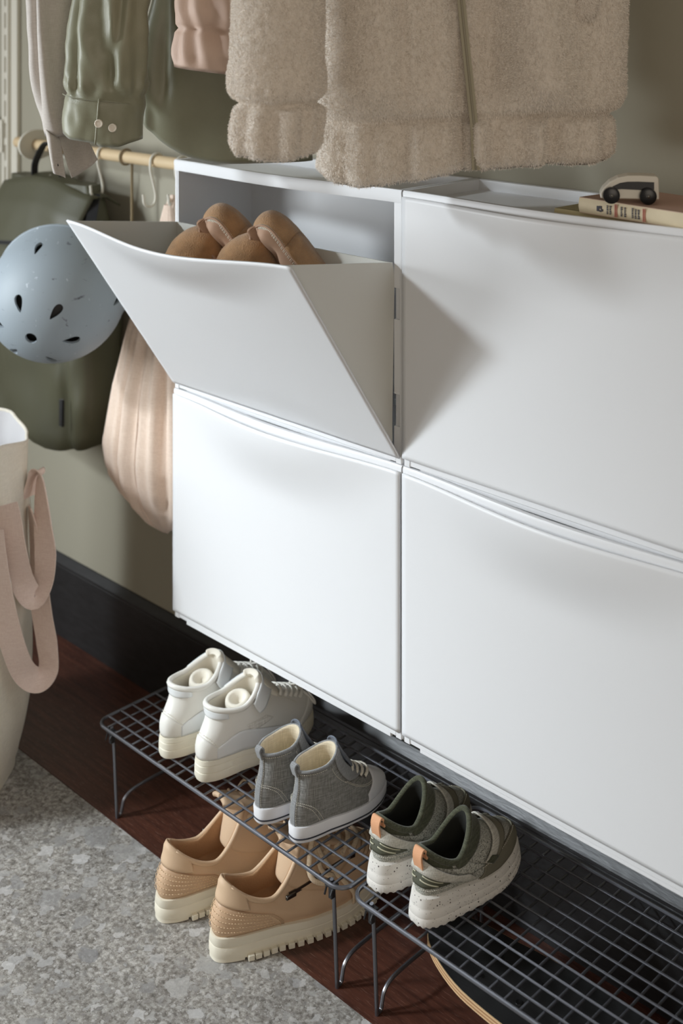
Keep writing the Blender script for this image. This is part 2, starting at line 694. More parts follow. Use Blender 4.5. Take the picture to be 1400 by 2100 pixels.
def rack_parts():
    """meshes shared by the racks"""
    r = 0.0029
    c = 0.022
    loop = []
    for (cx, cy, a0) in ((RL - c, RD - c, 0), (c, RD - c, 90), (c, c, 180), (RL - c, c, 270)):
        for k in range(7):
            a = math.radians(a0 + 15 * k)
            loop.append((cx + c * math.cos(a), cy + c * math.sin(a), RH - r))
    P = {}
    P['frame'] = MB().add(*tube(loop, r, 10, closed=True)).mesh('rack_frame', MT['wire'])
    P['long_wire'] = MB().add(*tube([(0.001, 0, 0), (RL - 0.001, 0, 0)], 0.0017, 8)).mesh('long_wire', MT['wire'])
    P['short_wire'] = MB().add(*tube([(0, 0.001, 0), (0, RD - 0.001, 0)], 0.0017, 8)).mesh('short_wire', MT['wire'])
    pts = [(0, 0.010, RH - 0.004), (0, 0.014, RH - 0.03), (0, 0.020, 0.012), (0, 0.021, 0.005), (0, 0.0245, 0.0031), (0, 0.029, 0.005), (0, 0.031, 0.013), (0, 0.036, 0.026), (0, 0.052, 0.034),
           (0, 0.085, 0.036)]
    pts2 = [(0, RD - p[1], p[2]) for p in pts][::-1]
    P['leg_frame'] = MB().add(*tube(smooth_path(pts, 5) + smooth_path(pts2, 5), 0.0029, 9)).mesh('leg_frame', MT['wire'])
    for nm, y, s in (('fold_clip', 0.010, 1), ('fold_clip_back', RD - 0.010, -1)):
        b = MB()
        b.add(*box(-0.009, 0.009, y - 0.0055, y + 0.0055, RH - 0.0145, RH - 0.0075, 0.001, 1))
        b.add(*box(-0.0035, 0.0035, y - 0.004, y + 0.004, RH - 0.030, RH - 0.010, 0.0012, 1))
        b.add(*tube([(-0.006, y - s * 0.002, RH - 0.009), (-0.006, y - s * 0.008, RH - 0.024)], 0.0014, 6))
        b.add(*tube([(0.006, y - s * 0.002, RH - 0.009), (0.006, y - s * 0.008, RH - 0.020)], 0.0014, 6))
        P[nm] = b.mesh('fold_clip', MT['clip'])
    return P


RP = rack_parts()


def shoe_rack(loc, rotz, label):
    t = thing('shoe_rack', label, 'shoe rack', loc, rotz, 'black wire shoe racks')
    link('frame', RP['frame'], t)
    nl, ns = 10, 24
    for k in range(nl):
        q = link('long_wire', RP['long_wire'], t)
        q.location = (0, RD * (k + 1) / (nl + 1), RH - 0.0021)
    for k in range(ns):
        q = link('short_wire', RP['short_wire'], t)
        q.location = (RL * (k + 1) / (ns + 1), 0, RH - 0.0052)
    for x in (0.030, RL - 0.030):
        q = link('leg_frame', RP['leg_frame'], t)
        q.location = (x, 0, 0)
        for nm in ('fold_clip', 'fold_clip_back'):
            q = link('fold_clip', RP[nm], t)
            q.location = (x, 0, 0)
    return t


shoe_rack((-0.052, -0.302, 0.0), 0.0, 'black wire shoe rack carrying white and grey high-tops')
shoe_rack((0.534, -0.298, 0.0), 0.0, 'black wire shoe rack carrying olive runners above a skateboard')
# ------------------------------------------------------------------ shoes
class Shoe:
    """upper of a shoe as one surface: phi runs round the foot (0 heel, pi toe), h from sole (0) to collar (1)"""
    def __init__(s, **k):
        s.__dict__.update(k)

    def width(s, x):
        t = x / s.L
        return interp(t, [0, 0.10, 0.30, 0.45, 0.68, 0.85, 1.0], [s.wh * .96, s.wh, s.wh * 0.97, lerp(s.wh, s.wb, .45), s.wb, s.wb * .95, s.wb * .8])

    def outline(s, phi, grow=0.0):
        c, q = math.cos(phi), math.sin(phi)
        x = s.L * (0.5 - 0.5 * c)
        y = s.width(x) * math.copysign(abs(q) ** s.sq, q)
        y += s.bend * (0.5 - 0.5 * math.cos(2 * PI * x / s.L)) * (1 if x > s.L * .0 else 0)
        if grow:
            x += -grow * c
            y += grow * math.copysign(abs(q) ** 0.6, q)
        return x, y

    def zs(s, x):
        t = x / s.L
        return s.sole + s.spring * sst(0.6, 1.0, t) ** 1.5 - s.drop * sst(0.15, 0.6, t)

    def zb(s, x):
        return s.spring * sst(0.66, 1.0, x / s.L) ** 1.6

    def collar(s, phi):
        c, q = math.cos(phi), math.sin(phi)
        x = s.xc - s.a * c
        y = s.b * q
        z = s.z_side
        if c > 0:
            z += (s.z_heel - s.z_side) * c ** 1.8
        else:
            z += (s.z_front - s.z_side) * (-c) ** 1.5
        return Vector((x, y, z))

    def base(s, phi, h):
        x, y = s.outline(phi, s.inset)
        B = Vector((x, y, s.zs(x)))
        C = s.collar(phi)
        c, q = math.cos(phi), math.sin(phi)
        fw = sst(0.0, 0.95, -c)
        hgt = C.z - B.z
        nx, ny = -c, math.copysign(abs(q) ** 0.7, q)
        P1 = Vector((B.x + nx * s.bulge, B.y + ny * s.bulge, B.z + lerp(0.34 * hgt, s.toe_h * .72, fw)))
        P3 = Vector((C.x + fw * s.vamp_f + (1 - fw) * nx * s.bulge * .7, C.y * lerp(1.10, 1.45, fw), C.z - lerp(0.30 * hgt, s.vamp_d, fw)))
        if c > 0:          # heel: nipped in towards the collar
            P3.x += s.nip * c
        P2 = (P1 + P3) * 0.5
        T = Vector((B.x - 0.10 * s.L, B.y * .80, B.z + s.toe_h * 1.25))
        P2 = P2.lerp(T, fw * s.toe_k)
        t = h
        m = 1 - t
        return B * m ** 4 + P1 * 4 * m ** 3 * t + P2 * 6 * m * m * t * t + P3 * 4 * m * t ** 3 + C * t ** 4

    def S(s, phi, h, off=0.0):
        p = s.base(phi, h)
        if off:
            p = p + s.N(phi, h) * off
        return p

    def N(s, phi, h):
        e = 0.02
        a = s.base(phi + e, h) - s.base(phi - e, h)
        h0, h1 = max(0, h - .02), min(1, h + .02)
        b = s.base(phi, h1) - s.base(phi, h0)
        n = b.cross(a)
        return n.normalized() if n.length > 1e-12 else Vector((0, 0, 1))

    # ---- pieces
    def upper(s, mat, parent, name='upper', wob=0.0):
        def fn(u, w):
            phi = 2 * PI * u
            p = s.base(phi, w)
            if wob:
                p = p + s.N(phi, w) * (wob * nz(p.x * 40, p.y * 40, p.z * 40 + s.seed))
            return p
        return MB().add(*grid(72, 22, fn, cu=True)).build(name, mat, parent, angle=0)

    def lining(s, mat, parent, depth=None, t=0.0035, name='lining'):
        zf = (depth if depth is not None else s.sole + 0.008)
        def fn(u, w):
            phi = 2 * PI * u
            C = s.collar(phi)
            c = Vector((s.xc, 0, C.z))
            r = C - c
            k = 1 - t / max(r.length, 1e-4)
            if w < 0.15:
                q = c + r * lerp(1.0, k, w / .15)
                q.z += 0.0015 * math.sin(PI * w / .15)
                return q
            q = (w - 0.15) / 0.85
            g = k * lerp(1, 1.02, q)
            p = c + r * g
            p.z = lerp(C.z, zf, q)
            p.x += (0.012 * q if math.cos(phi) < 0 else 0)
            return p
        v, f = grid(48, 12, fn, cu=True)
        f.append(tuple(i * 12 + 11 for i in range(48)))
        return MB().add(v, f).build(name, mat, parent, angle=0)

    def binding(s, mat, parent, r=0.0022, name='collar_binding', p0=0.0, p1=2 * PI, off=0.0):
        full = (p1 - p0) > 2 * PI - 1e-3
        n = 64
        pts = [s.collar(p0 + (p1 - p0) * i / (n if full else n - 1)) + Vector((0, 0, off)) for i in range(n)]
        return MB().add(*tube(pts, r, 8, closed=full)).build(name, mat, parent, angle=0)

    def patch(s, mat, parent, name, p0, p1, h0, h1, off=0.0008, th=0.0016, n=28, m=8, label=None, puff=0.0):
        g0 = h0 if callable(h0) else (lambda t: h0)
        g1 = h1 if callable(h1) else (lambda t: h1)
        def fn(u, w):
            phi = lerp(p0, p1, u)
            return s.S(phi, lerp(g0(u), g1(u), w), off + puff * (1 - (2 * w - 1) ** 4) * (1 - (2 * u - 1) ** 8))
        o = MB().add(*grid(n, m, fn)).build(name, mat, parent, angle=0, solid=th, off=0.0)
        if label:
            o['label'] = label
        return o

    def path(s, pts, off=0.001, n=5):
        q = smooth_path([(a, b, 0) for a, b in pts], n)
        return [s.S(p.x, p.y, off) for p in q]

    def stitch(s, lines, mat, parent, off=0.0012, dash=0.0022, gap=0.0014, r=0.00045, name='stitching'):
        b = MB()
        for pts in lines:
            P = s.path(pts, off, 60)
            acc = 0
            seg = [P[0]]
            on = True
            for i in range(1, len(P)):
                acc += (P[i] - P[i - 1]).length
                if on:
                    seg.append(P[i])
                if acc > (dash if on else gap):
                    if on and len(seg) > 1:
                        b.add(*tube([seg[0], seg[-1]], r, 4))
                    on = not on
                    acc = 0
                    seg = [P[i]]
        o = b.build(name, mat, parent, angle=0)
        o['kind'] = 'stuff'
        return o

    def rim_sole(s, mat, parent, prof, name='sole', n=84, scallop=None):
        """sole wall: list of (grow, height fraction 0..1 of sole) from bottom to top"""
        def zz(x, k):
            return lerp(s.zb(x), s.zs(x), k)
        rings = []
        for gr, k in prof:
            ring = []
            for i in range(n):
                phi = 2 * PI * i / n
                x, y = s.outline(phi, gr)
                z = zz(min(max(x, 0), s.L), k)
                if scallop and k < 0.02:
                    z += scallop * (0.5 + 0.5 * math.sin(phi * 34))
                ring.append((x, y, z))
            rings.append(ring)
        v = [p for r in rings for p in r]
        f = []
        for j in range(len(rings) - 1):
            for i in range(n):
                l = (i + 1) % n
                f.append((j * n + i, j * n + l, (j + 1) * n + l, (j + 1) * n + i))
        f.append(tuple(range(n))[::-1])
        f.append(tuple((len(rings) - 1) * n + i for i in range(n)))
        return MB().add(v, f).build(name, mat, parent, angle=40)

    def laces(s, mat, parent, hs, half, lift=0.004, r=0.0024, flat=0.55, name='lace', skew=0.0):
        for k, h in enumerate(hs):
            pts = []
            for i in range(9):
                t = i / 8 * 2 - 1
                pts.append(s.S(PI + half * t, h + skew * t, 0.001 + lift * (1 - t * t) ** 0.7))
            MB().add(*tube(pts, r, 8, up=tuple(s.N(PI, h)), flat=flat)).build(name, mat, parent, angle=0)

    def tongue(s, mat, parent, h0, half, rise, lean, th=0.004, curl=0.0, name='tongue', wtop=1.0):
        """padded tongue: leaves the vamp at h0 and stands up past the collar front"""
        a = s.S(PI, h0, -0.002)
        C = s.collar(PI)
        top = C + Vector((lean, 0, rise))
        w0 = abs(s.base(PI + half, h0).y)
        def fn(u, w):
            t = w
            p = a * (1 - t) ** 2 + (C + Vector((0.002, 0, -0.004))) * 2 * t * (1 - t) + top * t * t
            y = (u * 2 - 1)
            ww = lerp(w0, w0 * wtop, t) * (1 - 0.25 * sst(0.82, 1, t) * y * y * 1.6)
            return p + Vector((-curl * y * y, y * ww, -0.004 * y * y))
        return MB().add(*grid(11, 14, fn)).build(name, mat, parent, angle=0, solid=th, off=0.0, sub=1)


SH = {}
SH['cream_rubber'] = M('cream_rubber', srgb(232, 226, 208), 0.55, var=0.03, vscale=30, sss=0.0)
SH['white_leather'] = M('white_leather', srgb(233, 231, 224), 0.38, var=0.015, vscale=12, bump=0.12, bscale=700)
SH['white_gloss'] = M('white_gloss_leather', srgb(232, 235, 236), 0.25, coat=0.3)
SH['white_mesh'] = weave('white_mesh', srgb(205, 202, 194), srgb(236, 234, 228), 700)
SH['white_lining'] = M('white_lining', srgb(228, 222, 208), 0.9, bump=0.2, bscale=500)
SH['white_lace'] = weave('white_lace', srgb(225, 221, 210), srgb(244, 242, 236), 1500)
SH['canvas'] = weave('grey_canvas', srgb(104, 103, 99), srgb(150, 149, 145), 1100, var=.2)
SH['canvas_trim'] = weave('grey_trim', srgb(122, 123, 123), srgb(150, 151, 152), 1400)
SH['denim'] = weave('dark_denim', srgb(82, 88, 100), srgb(112, 119, 130), 1200)
SH['natural_lining'] = weave('natural_lining', srgb(205, 192, 166), srgb(226, 214, 190), 900)
SH['white_rubber'] = M('white_rubber', srgb(229, 229, 232), 0.45)
SH['navy'] = M('navy_rubber', srgb(42, 44, 54), 0.5)
SH['ivory_lace'] = weave('ivory_lace', srgb(206, 200, 184), srgb(232, 227, 214), 1400)
SH['stitch'] = M('pale_thread', srgb(226, 220, 205), 0.8)
SH['heather'] = None
SH['olive_knit'] = weave('olive_knit', srgb(60, 62, 48), srgb(88, 90, 72), 900)
SH['olive'] = M('olive_leather', srgb(78, 79, 64), 0.6, bump=0.15, bscale=700)
SH['olive_grey'] = M('olive_grey_suede', srgb(120, 116, 100), 0.8, var=.05, vscale=60, bump=0.2, bscale=900)
SH['elastic'] = weave('grey_elastic', srgb(168, 165, 154), srgb(208, 205, 195), 1300)
SH['orange'] = M('orange_suede_tab', srgb(222, 165, 125), 0.8, bump=0.3, bscale=900)
SH['pale_stripe'] = M('pale_stripe', srgb(196, 193, 168), 0.5)
SH['black_lining'] = M('black_lining', srgb(26, 27, 22), 0.95)
SH['tan'] = M('tan_leather', srgb(207, 175, 143), 0.5, var=0.03, vscale=14, bump=0.10, bscale=600)
SH['tan_dark'] = M('tan_lining', srgb(178, 140, 104), 0.85, var=.06, vscale=30, bump=.2, bscale=500)
SH['tan_light'] = M('tan_padding', srgb(212, 182, 150), 0.6, bump=.1, bscale=600)
SH['tan_sole'] = M('ivory_outsole', srgb(232, 225, 206), 0.6)
SH['tan_lace'] = weave('tan_lace', srgb(214, 190, 158), srgb(236, 216, 188), 1200)
SH['tan_thread'] = M('tan_thread', srgb(238, 210, 172), 0.8)
SH['metal'] = M('dull_metal', srgb(110, 108, 104), 0.35, metal=1.0)


def heather():
    m = bpy.data.materials.new('heather_knit')
    m.use_nodes = True
    nt = m.node_tree
    L = nt.links.new
    b = nt.nodes['Principled BSDF']
    b.inputs['Roughness'].default_value = 0.9
    tc = nt.nodes.new('ShaderNodeTexCoord')
    mp = nt.nodes.new('ShaderNodeMapping')
    mp.inputs['Scale'].default_value = (420, 2200, 520)
    mp.inputs['Rotation'].default_value = (0.4, 0.3, 0.2)
    L(tc.outputs['Object'], mp.inputs[0])
    n = nt.nodes.new('ShaderNodeTexNoise')
    n.inputs['Scale'].default_value = 1
    n.inputs['Detail'].default_value = 3
    L(mp.outputs[0], n.inputs['Vector'])
    r = nt.nodes.new('ShaderNodeValToRGB')
    e = r.color_ramp.elements
    e[0].position, e[0].color = 0.34, srgb(98, 99, 94)
    e[1].position, e[1].color = 0.66, srgb(198, 197, 189)
    q = e.new(0.47)
    q.color = srgb(160, 160, 150)
    L(n.outputs[0], r.inputs[0])
    L(r.outputs[0], b.inputs['Base Color'])
    bp = nt.nodes.new('ShaderNodeBump')
    bp.inputs['Strength'].default_value = 0.3
    bp.inputs['Distance'].default_value = 0.001
    L(n.outputs[0], bp.inputs['Height'])
    L(bp.outputs[0], b.inputs['Normal'])
    return m


def speckled():
    m = bpy.data.materials.new('speckled_foam')
    m.use_nodes = True
    nt = m.node_tree
    L = nt.links.new
    b = nt.nodes['Principled BSDF']
    b.inputs['Roughness'].default_value = 0.55
    tc = nt.nodes.new('ShaderNodeTexCoord')
    cur = None
    for sc, th in ((260, 0.26), (480, 0.22)):
        v = nt.nodes.new('ShaderNodeTexVoronoi')
        v.inputs['Scale'].default_value = sc
        L(tc.outputs['Object'], v.inputs['Vector'])
        s = nt.nodes.new('ShaderNodeSeparateColor')
        L(v.outputs['Color'], s.inputs[0])
        a = nt.nodes.new('ShaderNodeMath')
        a.operation = 'MULTIPLY'
        a.inputs[1].default_value = th * 2.4
        L(s.outputs[0], a.inputs[0])
        a2 = nt.nodes.new('ShaderNodeMath')
        a2.operation = 'SUBTRACT'
        a2.inputs[1].default_value = th * 1.25
        L(a.outputs[0], a2.inputs[0])
        c = nt.nodes.new('ShaderNodeMath')
        c.operation = 'LESS_THAN'
        L(v.outputs['Distance'], c.inputs[0])
        L(a2.outputs[0], c.inputs[1])
        if cur is None:
            cur = c
        else:
            mx = nt.nodes.new('ShaderNodeMath')
            mx.operation = 'MAXIMUM'
            L(cur.outputs[0], mx.inputs[0])
            L(c.outputs[0], mx.inputs[1])
            cur = mx
    mc = nt.nodes.new('ShaderNodeMixRGB')
    mc.inputs[1].default_value = srgb(228, 224, 217)
    mc.inputs[2].default_value = srgb(92, 84, 80)
    L(cur.outputs[0], mc.inputs[0])
    L(mc.outputs[0], b.inputs['Base Color'])
    return m


SH['heather'] = heather()
SH['speckled'] = speckled()


# ---- white velcro high-top
def white_hightop(label, loc, rotz, side):
    t = thing('high_top_shoe', label, 'shoe', loc, rotz, 'white high-top shoes')
    s = Shoe(L=0.226, wh=0.0315, wb=0.0415, sq=0.72, bend=0.003 * side, sole=0.034, spring=0.006, drop=0.006, inset=-0.0025,
             xc=0.066, a=0.047, b=0.030, z_heel=0.108, z_side=0.101, z_front=0.126, bulge=0.006, toe_h=0.040, toe_k=0.85,
             vamp_f=0.018, vamp_d=0.046, nip=0.012, seed=1)
    s.rim_sole(SH['cream_rubber'], t, [(-0.004, 0), (-0.0005, 0.04), (0.0015, 0.2), (0.0012, 0.42), (0.0002, 0.45), (0.0014, 0.48), (0.001, 0.72), (0.0, 0.75), (0.001, 0.78), (0.0, 0.97), (-0.003, 1.0)])
    up = s.upper(SH['white_leather'], t)
    s.lining(SH['white_lining'], t)
    s.binding(SH['white_leather'], t, 0.0042, 'collar')
    # heel collar flap, heel counter, glossy side, mesh window
    s.patch(SH['white_gloss'], t, 'heel_flap', -0.95, 0.95, lambda u: 0.80 + .06 * abs(2 * u - 1) ** 2, 0.985, 0.0012, 0.002, puff=.0015)
    s.patch(SH['white_leather'], t, 'heel_counter', -0.8, 0.8, 0.0, lambda u: 0.40 - 0.28 * abs(2 * u - 1) ** 2, 0.0008, 0.0016, label='raised white heel counter')
    for sg in (1, -1):
        s.patch(SH['white_gloss'], t, 'side_panel', PI - sg * (PI - 0.62), PI - sg * 1.05, 0.0, lambda u: 0.20 + 0.28 * math.sin(PI * min(1, u * 1.1)) ** 1.2, 0.0011, 0.0014, label='glossy blue-white side panel')
        s.patch(SH['white_mesh'], t, 'mesh_panel', PI - sg * 1.75, PI - sg * 1.2, lambda u: 0.42 + .10 * u, lambda u: 0.60 + .05 * u, 0.0006, 0.001)
    s.patch(SH['white_leather'], t, 'toe_guard', PI - 0.95, PI + 0.95, 0.0, lambda u: 0.30 - 0.22 * abs(2 * u - 1) ** 1.6, 0.0010, 0.0016)
    # ankle strap round the front with a rounded end on the side
    s.patch(SH['white_gloss'], t, 'ankle_strap', PI - 1.35, PI + 1.25, lambda u: 0.82 + 0.02 * u - .06 * sst(.8, 1, u), lambda u: 1.0 - .035 * sst(.85, 1, u) ** 2, 0.0055, 0.0028, n=40)
    # stuffed tongue seen in the opening
    s.tongue(SH['white_lining'], t, 0.70, 0.5, 0.004, -0.004, th=0.010, curl=0.010, wtop=1.1)
    MB().add(*xf(lathe([(0.002, -0.028), (0.017, -0.030), (0.0205, -0.010), (0.0205, 0.006), (0.0185, 0.014), (0.0150, 0.0165), (0.0115, 0.014), (0.008, 0.006), (0.002, 0.002)], 24),
                 (0.080, 0.001 * side, 0.087), (0.10, -0.30, 0), (1.05, 1.05, 1.0))).build('rolled_padding', SH['white_lining'], t, angle=0)
    s.laces(SH['white_lace'], t, [0.40, 0.47, 0.54, 0.61, 0.68], 0.50, 0.0042, 0.0026)
    # lace bow loop
    q = s.S(PI, 0.52, 0.005)
    for sg in (1, -1):
        pts = [q, q + Vector((0.012, sg * 0.014, 0.002)), q + Vector((0.028, sg * 0.026, -0.022)), q + Vector((0.034, sg * 0.022, -0.034)), q + Vector((0.024, sg * 0.012, -0.018)), q + Vector((0.006, sg * 0.004, -0.002))]
        MB().add(*tube(smooth_path(pts, 6), 0.0021, 7, flat=0.6)).build('lace_loop', SH['white_lace'], t, angle=0)
    lines = [[(sg * .05, .44), (sg * .4, .38), (sg * .8, .12)] for sg in (1, -1)]
    lines += [[(PI - sg * 0.5, .75), (PI - sg * .62, .55), (PI - sg * .72, .36)] for sg in (1, -1)]
    s.stitch(lines, SH['stitch'], t, off=0.0014)
    return t


# ---- small grey canvas high-top
def canvas_hightop(label, loc, rotz, side):
    t = thing('canvas_shoe', label, 'shoe', loc, rotz, 'small grey canvas high-tops')
    s = Shoe(L=0.174, wh=0.0262, wb=0.0325, sq=0.70, bend=0.002 * side, sole=0.0235, spring=0.004, drop=0.003, inset=-0.0022,
             xc=0.043, a=0.0355, b=0.0235, z_heel=0.099, z_side=0.101, z_front=0.112, bulge=0.004, toe_h=0.022, toe_k=0.90,
             vamp_f=0.010, vamp_d=0.056, nip=0.010, seed=5)
    s.rim_sole(SH['white_rubber'], t, [(-0.003, 0), (-0.0003, 0.04), (0.0010, 0.14), (0.0010, 0.5), (0.0014, 0.9), (0.0006, 0.99), (-0.002, 1.0)])
    # dark line round the foxing
    pts = [Vector((*s.outline(2 * PI * i / 70, 0.0012), 0)) for i in range(70)]
    for p in pts:
        p.z = lerp(s.zb(min(max(p.x, 0), s.L)), s.zs(min(max(p.x, 0), s.L)), 0.30)
    front = [p for p in pts]
    keep = [i for i in range(70) if abs(2 * PI * i / 70 - PI) > 0.95]
    seq = [front[i % 70] for i in range(keep[len(keep) // 2], keep[len(keep) // 2] + len(keep))]
    MB().add(*tube(seq, 0.0011, 6, flat=1.0)).build('sole_stripe', SH['navy'], t, angle=0)
    s.upper(SH['canvas'], t, wob=0.0008)
    s.lining(SH['natural_lining'], t)
    s.binding(SH['canvas_trim'], t, 0.0023)
    s.patch(SH['white_rubber'], t, 'toe_cap', PI - 1.15, PI + 1.15, 0.0, lambda u: 0.50 - 0.36 * abs(2 * u - 1) ** 2.2, 0.0010, 0.0016, n=40, m=14, label='white rubber toe cap')
    s.patch(SH['canvas_trim'], t, 'heel_strip', -0.13, 0.13, 0.0, 0.985, 0.0008, 0.0012, n=6, m=24)
    # pull loop at the back
    C = s.collar(0)
    b = C + Vector((-0.0015, 0, -0.007))
    pts = [b, C + Vector((-0.0045, 0, 0.001)), C + Vector((-0.006, 0, 0.007)), C + Vector((-0.0025, 0, 0.0105)), C + Vector((0.0015, 0, 0.007)), C + Vector((0.002, 0, 0.0))]
    pp = smooth_path(pts, 5)
    MB().add(*strip(pp, [(0, 1, 0)] * len(pp), 0.0105, 0.0022)).build('pull_loop', SH['canvas_trim'], t, angle=40)
    # quarter fold at the front of the ankle
    s.tongue(SH['denim'], t, 0.62, 0.42, 0.009, -0.001, th=0.0026, curl=0.004, wtop=1.15)
    for sg in (1, -1):
        s.patch(SH['canvas_trim'], t, 'eyelet_flap', PI - sg * 1.05, PI - sg * 0.42, lambda u: 0.66 - .05 * u, lambda u: 1.0, 0.0022, 0.0022, n=12, m=12)
    s.laces(SH['ivory_lace'], t, [0.53, 0.60, 0.67, 0.74], 0.62, 0.0040, 0.0024, flat=0.6)
    b = MB()
    for h in (0.53, 0.60, 0.67, 0.74):
        for sg in (1, -1):
            p = s.S(PI + sg * 0.63, h, 0.001)
            MB().add(*xf(lathe([(0.0022, -.0006), (0.0024, 0.0006), (0.0014, 0.001)], 10), p, s.N(PI + sg * .63, h).to_track_quat('Z', 'Y').to_euler())).build('eyelet', SH['metal'], t, angle=0)
    lines = []
    for sg in (1, -1):
        lines += [[(sg * .13, .37), (sg * .45, .35), (sg * .72, .25), (sg * .92, .02)], [(sg * .13, .41), (sg * .48, .39), (sg * .79, .28), (sg * 1.0, .02)]]
        lines += [[(PI - sg * 1.12, .66), (PI - sg * 1.05, .45), (PI - sg * .80, .38), (PI - sg * .45, .43)], [(PI - sg * 1.18, .66), (PI - sg * 1.11, .42), (PI - sg * .82, .34), (PI - sg * .45, .40)]]
        lines += [[(sg * .16, .02), (sg * .16, .5), (sg * .16, .95)], [(PI - sg * 1.3, .93), (PI - sg * 1.27, .80), (PI - sg * 1.2, .62)]]
    lines += [[(-1.6, .955), (-.8, .955), (0, .955), (.8, .955), (1.6, .955)]]
    s.stitch(lines, SH['stitch'], t, dash=0.0016, gap=0.0010, r=0.00038)
    return t


# ---- small olive slip-on runner
def runner(label, loc, rotz, side):
    t = thing('runner_shoe', label, 'shoe', loc, rotz, 'olive and grey runner shoes')
    s = Shoe(L=0.188, wh=0.0305, wb=0.0345, sq=0.68, bend=0.002 * side, sole=0.0385, spring=0.008, drop=0.008, inset=-0.0035,
             xc=0.052, a=0.040, b=0.0245, z_heel=0.091, z_side=0.071, z_front=0.110, bulge=0.004, toe_h=0.030, toe_k=0.85,
             vamp_f=0.018, vamp_d=0.036, nip=0.006, seed=9)
    s.rim_sole(SH['speckled'], t, [(-0.006, 0), (0.0030, 0.0), (0.0048, 0.10), (0.0044, 0.30), (0.0038, 0.33), (0.0042, 0.36), (0.0030, 0.60), (0.0024, 0.63), (0.0026, 0.66), (0.0008, 0.95), (-0.003, 1.0)], n=140, scallop=0.0022)
    s.upper(SH['heather'], t)
    s.lining(SH['black_lining'], t, t=0.005)
    s.binding(SH['olive_knit'], t, 0.0042, 'padded_collar')
    s.patch(SH['olive_knit'], t, 'bootie_collar', PI - 1.75, PI + 1.75, lambda u: 0.80 + .04 * math.sin(PI * u), 0.995, 0.0020, 0.003, n=40)
    s.patch(SH['olive_knit'], t, 'heel_collar', -1.25, 1.25, lambda u: .70 + .10 * abs(2 * u - 1), 0.99, 0.0006, 0.0016)
    s.patch(SH['olive'], t, 'heel_counter', -0.92, 0.92, lambda u: 0.17 + .05 * abs(2 * u - 1) ** 2, lambda u: 0.56 - 0.20 * abs(2 * u - 1) ** 3, 0.0012, 0.002, label='dark olive heel counter')
    for sg in (1, -1):
        s.patch(SH['pale_stripe'], t, 'heel_stripe', sg * 0.12, sg * 0.74, lambda u: .415 - .11 * u, lambda u: .440 - .11 * u, 0.0030, 0.0012, n=12, m=3, label='pale stripe on the heel')
        s.patch(SH['pale_stripe'], t, 'heel_stripe', sg * 0.06, sg * 0.62, lambda u: .315 - .09 * u, lambda u: .342 - .09 * u, 0.0030, 0.0012, n=12, m=3, label='pale stripe on the heel')
        s.patch(SH['olive_grey'], t, 'mudguard', PI - sg * 1.62, PI - sg * 0.0, 0.0, lambda u: 0.38 - 0.10 * u - .36 * (1 - sst(0, .16, u)), 0.0014, 0.002, n=34)
        # two crossing forefoot bands
        s.patch(SH['olive_grey'], t, 'forefoot_band', PI - sg * 1.18, PI - sg * 0.0, lambda u: 0.30 + .31 * u, lambda u: .42 + .32 * u, 0.0040, 0.0022, n=20, m=6)
        s.patch(SH['elastic'], t, 'instep_band', PI - sg * 1.30, PI - sg * 0.0, lambda u: 0.36 + .40 * u, lambda u: .50 + .33 * u, 0.0062, 0.0022, n=20, m=6)
        s.patch(SH['heather'], t, 'gusset', PI - sg * 1.95, PI - sg * 1.35, lambda u: 0.36 + .02 * u, lambda u: .80, 0.0014, 0.0022, n=12, m=6)
    # elastic strap round the heel
    s.patch(SH['elastic'], t, 'heel_strap', -1.45, 1.45, lambda u: 0.49 - .27 * abs(2 * u - 1) ** 1.5, lambda u: 0.84 - .34 * abs(2 * u - 1) ** 1.5, 0.0062, 0.0022, n=44, m=6, label='light grey woven heel strap')
    p = s.S(0, 0.88, 0.007)
    pts = [p + Vector((-.0005, 0, -0.016)), p + Vector((-0.0035, 0, -0.006)), p + Vector((-0.0045, 0, 0.004)), p + Vector((-0.001, 0, 0.0115)), p + Vector((0.004, 0, 0.008)), p + Vector((0.006, 0, -0.002))]
    pp = smooth_path(pts, 5)
    MB().add(*strip(pp, [(0, 1, 0)] * len(pp), 0.0155, 0.0026)).build('pull_tab', SH['orange'], t, angle=40)['label'] = 'pale orange pull tab'
    for sg in (1, -1):
        s.patch(SH['olive_knit'], t, 'band_end', PI - sg * 1.28, PI - sg * 1.12, 0.36, 0.50, 0.0082, 0.002, n=6, m=5)
    lines = [[(-.9, .16), (-.4, .145), (0, .14), (.4, .145), (.9, .16)]]
    for sg in (1, -1):
        lines += [[(PI - sg * 1.45, .36), (PI - sg * .9, .32), (PI - sg * .3, .27)]]
    s.stitch(lines, SH['stitch'], t, off=.003, dash=.0015, gap=.001)
    return t


